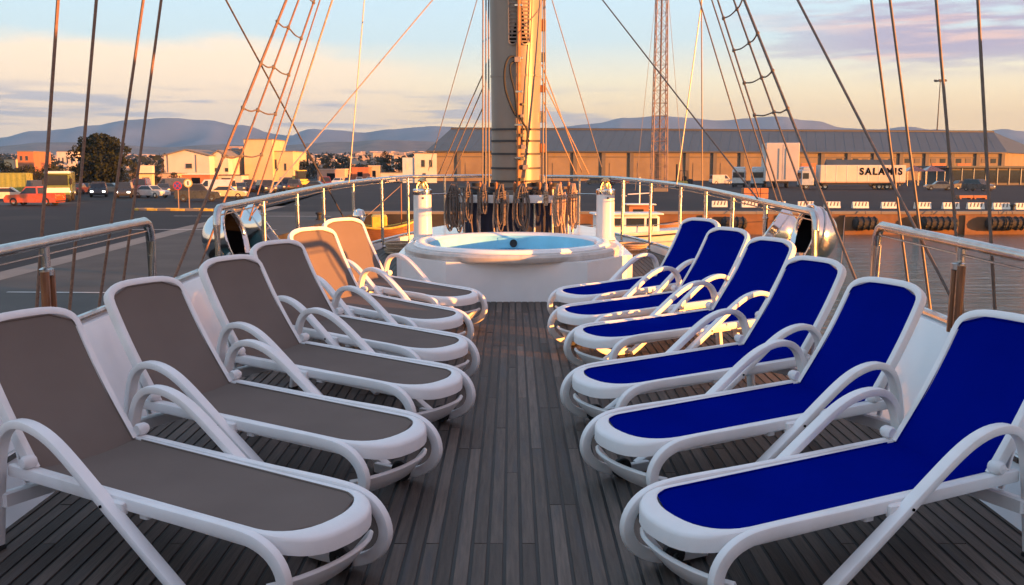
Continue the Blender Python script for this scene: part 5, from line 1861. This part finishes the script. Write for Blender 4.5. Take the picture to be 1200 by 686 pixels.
for k, (px, lab) in enumerate(((1014, 'left of the grey pier'), (1093, 'left one of the close pair'), (1107, 'right one of the close pair'), (1170, 'near the right photo edge'), (1186, 'rightmost by the photo edge'), (860, 'beside the white motorboat'))):
    q = W_at(px, 262, QY - .45)
    t_ = thing('rubber_fender', 'black rubber fender on the far quay wall, %s' % lab, 'fender', (q.x, QY - .50, q.z), 0, gF)
    b_ = MB()
    b_.lathe([(.0001, -1.0), (.30, -.98), (.46, -.85), (.50, -.4), (.48, 0), (.51, .4), (.45, .86), (.28, .99), (.0001, 1.0)], 16, Matrix.Rotation(PI / 2, 4, 'Y'))
    b_.build('fender_body', 'black_rubber', t_)
    for x in (-.7, -.25, .25, .7):
        b_ = MB()
        b_.tube([(x + .03 * math.sin(3 * a), .53 * math.cos(a), .53 * math.sin(a)) for a in [2 * PI * j / 14 for j in range(15)]], .045, 6)
        b_.build('lashing', 'black_rubber', t_)
    MB().tube([(0, .05, .75), (0, .2, QZ - q.z + .1)], .03, 6).build('chain', 'wire', t_)
# orange stack of crates and boards on the far quay
q = W_at(884, 236, 95)
t_ = thing('crate_stack', 'stack of orange slatted crates on the far quay behind the right cowls', 'crates', (q.x, 95, QZ + .006), R(5))
for i in range(3):
    for j in range(3):
        MB().cbox(-1.2 + i * .82, -.42 + i * .82, -.4, .4, .05 + j * .52, .52 + j * .52, .03).build('crate', 'plaster_orange', t_, smooth_=False)
for k, (px, lab) in enumerate(((1130, 'left one of two low orange boards lying on the far quay'), (1147, 'right one of two low orange boards lying on the far quay'))):
    q = W_at(px, 233, 112)
    box_thing('pallet', lab, 'pallet', (q.x, 112, QZ + .006), 0, [('board', 'plaster_orange', -.8, .8, -.5, .5, .14, .42), ('runner', 'plaster_orange', -.7, -.5, -.45, .45, 0, .13), ('runner', 'plaster_orange', .5, .7, -.45, .45, 0, .13)], None)
gb_ = 'iron bollards along the quay'
for k, (x, y, lab) in enumerate(((QX - .9, 30, 'iron bollard on the port quay beside the near ratlines'), (-12.9, 50, 'iron bollard on the port quay beyond the left rail'), (-12.9, 66, 'farthest iron bollard on the port quay'), (40.6, QY + 1.1, 'iron bollard on the far quay near the right edge'))):
    o = MB().lathe([(.24, 0), (.22, .06), (.15, .10), (.14, .34), (.24, .40), (.25, .48), (.16, .55), (.0001, .57)], 16).build('bollard', 'black_rubber')
    o.location = (x, y, QZ + .006)
    tag(o, lab, 'bollard', gb_)

# ---- lattice tower and lamp mast
Yt = 150
base = W_at(772, 214, Yt)
top = W_at(778, -140, Yt)
tw_ = thing('lattice_tower', 'slim reddish lattice tower rising right of the mast', 'tower', (base.x, Yt, QZ), 0)
HT = top.z - QZ
lean = (top.x - base.x)


def tp(c, z):
    w_ = 1.15 - .6 * z / HT
    dx, dy = ((-1, -1), (1, -1), (1, 1), (-1, 1))[c]
    return Vector((dx * w_ + lean * z / HT, dy * w_, z))


for c in range(4):
    MB().tube([tp(c, 0), tp(c, HT / 2), tp(c, HT)], .085, 6).build('leg', 'tower_paint', tw_)
nz = 24
for k in range(nz):
    z0, z1 = HT * k / nz, HT * (k + 1) / nz
    b_ = MB()
    for c in range(4):
        d = (c + 1) % 4
        b_.tube([tp(c, z0), tp(d, z1)], .035, 4)
        b_.tube([tp(d, z0), tp(c, z1)], .035, 4)
        b_.tube([tp(c, z1), tp(d, z1)], .04, 4)
    o = b_.build('bracing', 'tower_paint', tw_)
    o['kind'] = 'stuff'
MB().tube([Vector((lean * z / HT, 0, z)) for z in (0, HT / 2, HT)], .14, 6).build('cable_run', 'rope_dark', tw_)
MB().box(-1.0, 1.0, -1.6, 1.6, 0, .5).build('footing', 'concrete_lite', tw_, smooth_=False)
for sx, lab in ((-1, 'thin guy wire running left from the lattice tower'), (1, 'thin guy wire running right from the lattice tower')):
    P0 = Vector((base.x + lean * .85, Yt, QZ + HT * .85))
    P1 = Vector((base.x + sx * 14 * (.2 if sx < 0 else .35), Yt + 6, QZ))
    o = MB().tube([P1, (P0 + P1) / 2, P0], .035, 5).build('guy_wire', 'wire_light')
    tag(o, lab, 'wire')
Yl = 420
b0, t0 = W_at(1094.5, 208, Yl), W_at(1102, 95, Yl)
lm = thing('light_mast', 'thin light mast with lamp head rising behind the warehouse roof', 'light mast', (b0.x, Yl, QZ))
hh = t0.z - QZ
MB().tube([(0, 0, 0), ((t0.x - b0.x) * .5, 0, hh * .5), (t0.x - b0.x, 0, hh)], .32, 8, scales=[1.3, .9, .6]).build('pole', 'ware_pillar', lm)
MB().lathe([(1.9, hh - .2), (2.0, hh), (1.9, hh + .25), (.0001, hh + .3)], 16, Matrix.Translation((t0.x - b0.x, 0, 0))).build('crown_ring', 'ware_pillar', lm)
for k in range(6):
    a = PI * 2 * k / 6
    MB().cbox(-.5, .5, -.35, .35, -.3, .5, .05, Matrix.Translation((t0.x - b0.x + 2.1 * math.cos(a), 2.1 * math.sin(a), hh))).build('floodlight', 'ware_pillar', lm)


# ---- boats
def loft(stations, name, m, parent, n=9, closed_top=True):
    """stations: (x, half beam at sheer, keel z, sheer z)"""
    rs = []
    for (x, hb, zk, zs) in stations:
        ring = []
        for j in range(n):
            f_ = -1 + 2 * j / (n - 1)
            a = abs(f_)
            ring.append(Vector((x, hb * (1 if f_ > 0 else -1) * a ** .55, zk + (zs - zk) * a ** 1.8)))
        rs.append(ring)
    b3 = MB()
    b3.rings(rs, closed=False)
    if closed_top:
        o_ = len(b3.v)
        vs_ = []
        for r_ in rs:
            vs_ += [r_[0] - Vector((0, 0, .06)), r_[-1] - Vector((0, 0, .06))]
        fs = [(2 * k, 2 * k + 1, 2 * k + 3, 2 * k + 2) for k in range(len(rs) - 1)]
        b3.add(vs_, fs)
        b3.f.append(tuple(range(n)))
    return b3.build(name, m, parent, angle=50)


q = W_at(738, 276, 66)
mb = thing('motorboat', 'white motorboat with small wheelhouse moored at the far quay', 'boat', (q.x + .2, 66, WZ), R(4))
mb.scale = (1.6, 1.2, 1.08)
loft([(-3.3, 1.05, -.35, .95), (-2, 1.22, -.45, .95), (0, 1.28, -.5, 1.0), (1.6, 1.10, -.45, 1.12), (2.8, .62, -.25, 1.3), (3.5, .06, .3, 1.45)], 'hull', 'ship_white', mb)
MB().cbox(-1.6, 1.0, -.85, .85, .95, 2.05, .12).build('wheelhouse', 'ship_white', mb)
MB().cbox(-1.75, 1.15, -.95, .95, 2.06, 2.16, .04).build('wheelhouse_roof', 'ship_white', mb)
for x0, x1 in ((-1.4, -.55), (-.4, .35), (.45, .9)):
    for s_ in (-1, 1):
        MB().cbox(x0, x1, s_ * .855 - .012, s_ * .855 + .012, 1.35, 1.85, .008).build('window', 'glass_dark', mb)
MB().cbox(1.0, 1.02, -.7, .7, 1.4, 1.9, .008).build('windscreen', 'glass_dark', mb)
MB().tube(spline([(-3.2, -1.06, .70), (0, -1.30, .76), (1.6, -1.12, .90), (2.9, -.60, 1.06), (3.5, -.04, 1.2)], 4), .05, 6).build('rubbing_strake', 'black_rubber', mb)
MB().tube(spline([(-3.2, 1.06, .70), (0, 1.30, .76), (1.6, 1.12, .90), (2.9, .60, 1.06), (3.5, .04, 1.2)], 4), .05, 6).build('rubbing_strake', 'black_rubber', mb)
MB().tube([(-.4, 0, 2.1), (-.4, 0, 4.2)], .04, 6).build('mast', 'ship_white', mb)
MB().tube([(-.4, -.7, 3.2), (-.4, .7, 3.2)], .03, 6).build('spreader', 'ship_white', mb)
for k, x in enumerate((-2.4, -1.0, .6, 2.0)):
    MB().tube([(x, -1.28 + .1 * (x > 1) * x, 1.0), (x + .05, -1.3 + .1 * (x > 1) * x, 1.45)], .02, 6).build('rail_post', 'steel', mb)
MB().tube(spline([(-2.6, -1.2, 1.45), (0, -1.32, 1.45), (2.0, -1.05, 1.55), (3.3, -.15, 1.8)], 4), .02, 6).build('hand_rail', 'steel', mb)
q = W_at(757, 250, 76)
ob = thing('work_boat', 'small boat with orange cabin and white mast behind the motorboat', 'boat', (q.x, 75.4, WZ), R(3))
loft([(-2.8, .9, -.3, .9), (-1.2, 1.1, -.4, .9), (.8, 1.05, -.4, 1.0), (2.2, .5, -.2, 1.2), (2.8, .05, .3, 1.35)], 'hull', 'hull_wood', ob)
MB().cbox(-1.6, .4, -.7, .7, .9, 2.5, .1).build('cabin', 'plaster_orange', ob)
MB().cbox(-1.75, .55, -.8, .8, 2.51, 2.60, .03).build('cabin_roof', 'ship_white', ob)
MB().cbox(-1.2, -.4, -.72, -.70, 1.7, 2.2, .008).build('window', 'glass_dark', ob)
MB().tube([(-.6, 0, 2.5), (-.6, 0, 4.6)], .05, 6).build('mast', 'ship_white', ob)
MB().tube([(-1.5, 0, 3.3), (.3, 0, 3.4)], .04, 6).build('boom', 'ship_white', ob)
q = W_at(455, 282, 66)
fb = thing('fishing_boat', 'varnished wooden fishing boat with orange gunwale moored by the port quay', 'boat', (q.x + .1, 66, WZ), R(8))
fb.scale = (.80, 1.1, 1.25)
loft([(-2.6, .8, -.3, 1.15), (-1.4, 1.1, -.4, 1.05), (0, 1.2, -.45, 1.05), (1.5, 1.0, -.4, 1.25), (2.5, .4, -.1, 1.55), (2.9, .04, .4, 1.75)], 'hull', 'hull_wood', fb)
MB().tube(spline([(-2.6, -.82, 1.17), (-1.4, -1.12, 1.08), (0, -1.22, 1.08), (1.5, -1.02, 1.28), (2.5, -.42, 1.58), (2.9, -.05, 1.78)], 4), .06, 6).build('gunwale', 'yellow_paint', fb)
MB().tube(spline([(-2.6, .82, 1.17), (-1.4, 1.12, 1.08), (0, 1.22, 1.08), (1.5, 1.02, 1.28), (2.5, .42, 1.58), (2.9, .05, 1.78)], 4), .06, 6).build('gunwale', 'yellow_paint', fb)
MB().cbox(-1.5, -.2, -.6, .6, 1.0, 1.75, .1).build('engine_box', 'yellow_paint', fb)
for x in (-.0, 1.2):
    MB().cbox(x, x + .28, -1.0, 1.0, .98, 1.04, .01).build('thwart', 'hull_wood', fb)
MB().tube([(1.0, 0, 1.0), (1.0, 0, 3.4)], .05, 6).build('mast', 'wood_varnish', fb)
MB().tube([(1.0, 0, 3.3), (-2.0, 0, 1.6)], .018, 5).build('stay', 'rope', fb)
q = W_at(690, 268, 74)
t_ = thing('dinghy', 'small white dinghy moored left of the motorboat', 'boat', (q.x - .4, 73, WZ), R(176))
loft([(-1.6, .62, -.15, .75), (-.6, .75, -.2, .72), (.6, .66, -.18, .8), (1.4, .3, 0, .95), (1.8, .03, .3, 1.05)], 'hull', 'ship_white', t_)
MB().cbox(-1.95, -1.6, -.16, .16, .35, 1.35, .08).build('outboard_motor', 'black_rubber', t_)
MB().cbox(-.3, -.05, -.66, .66, .64, .69, .01).build('thwart', 'wood_varnish', t_)
# mooring line to the far quay
pa, pb = Vector((2.7, 8.4, .35)), W_at(990, 254, QY)
pa = SHIP @ pa
mid = (pa + pb) / 2 - Vector((0, 0, 1.6))
o = MB().tube(spline([pa, mid, pb], 10), .03, 6).build('mooring_line', 'rope_dark')
tag(o, 'mooring line sagging over the water to the far quay', 'rope')
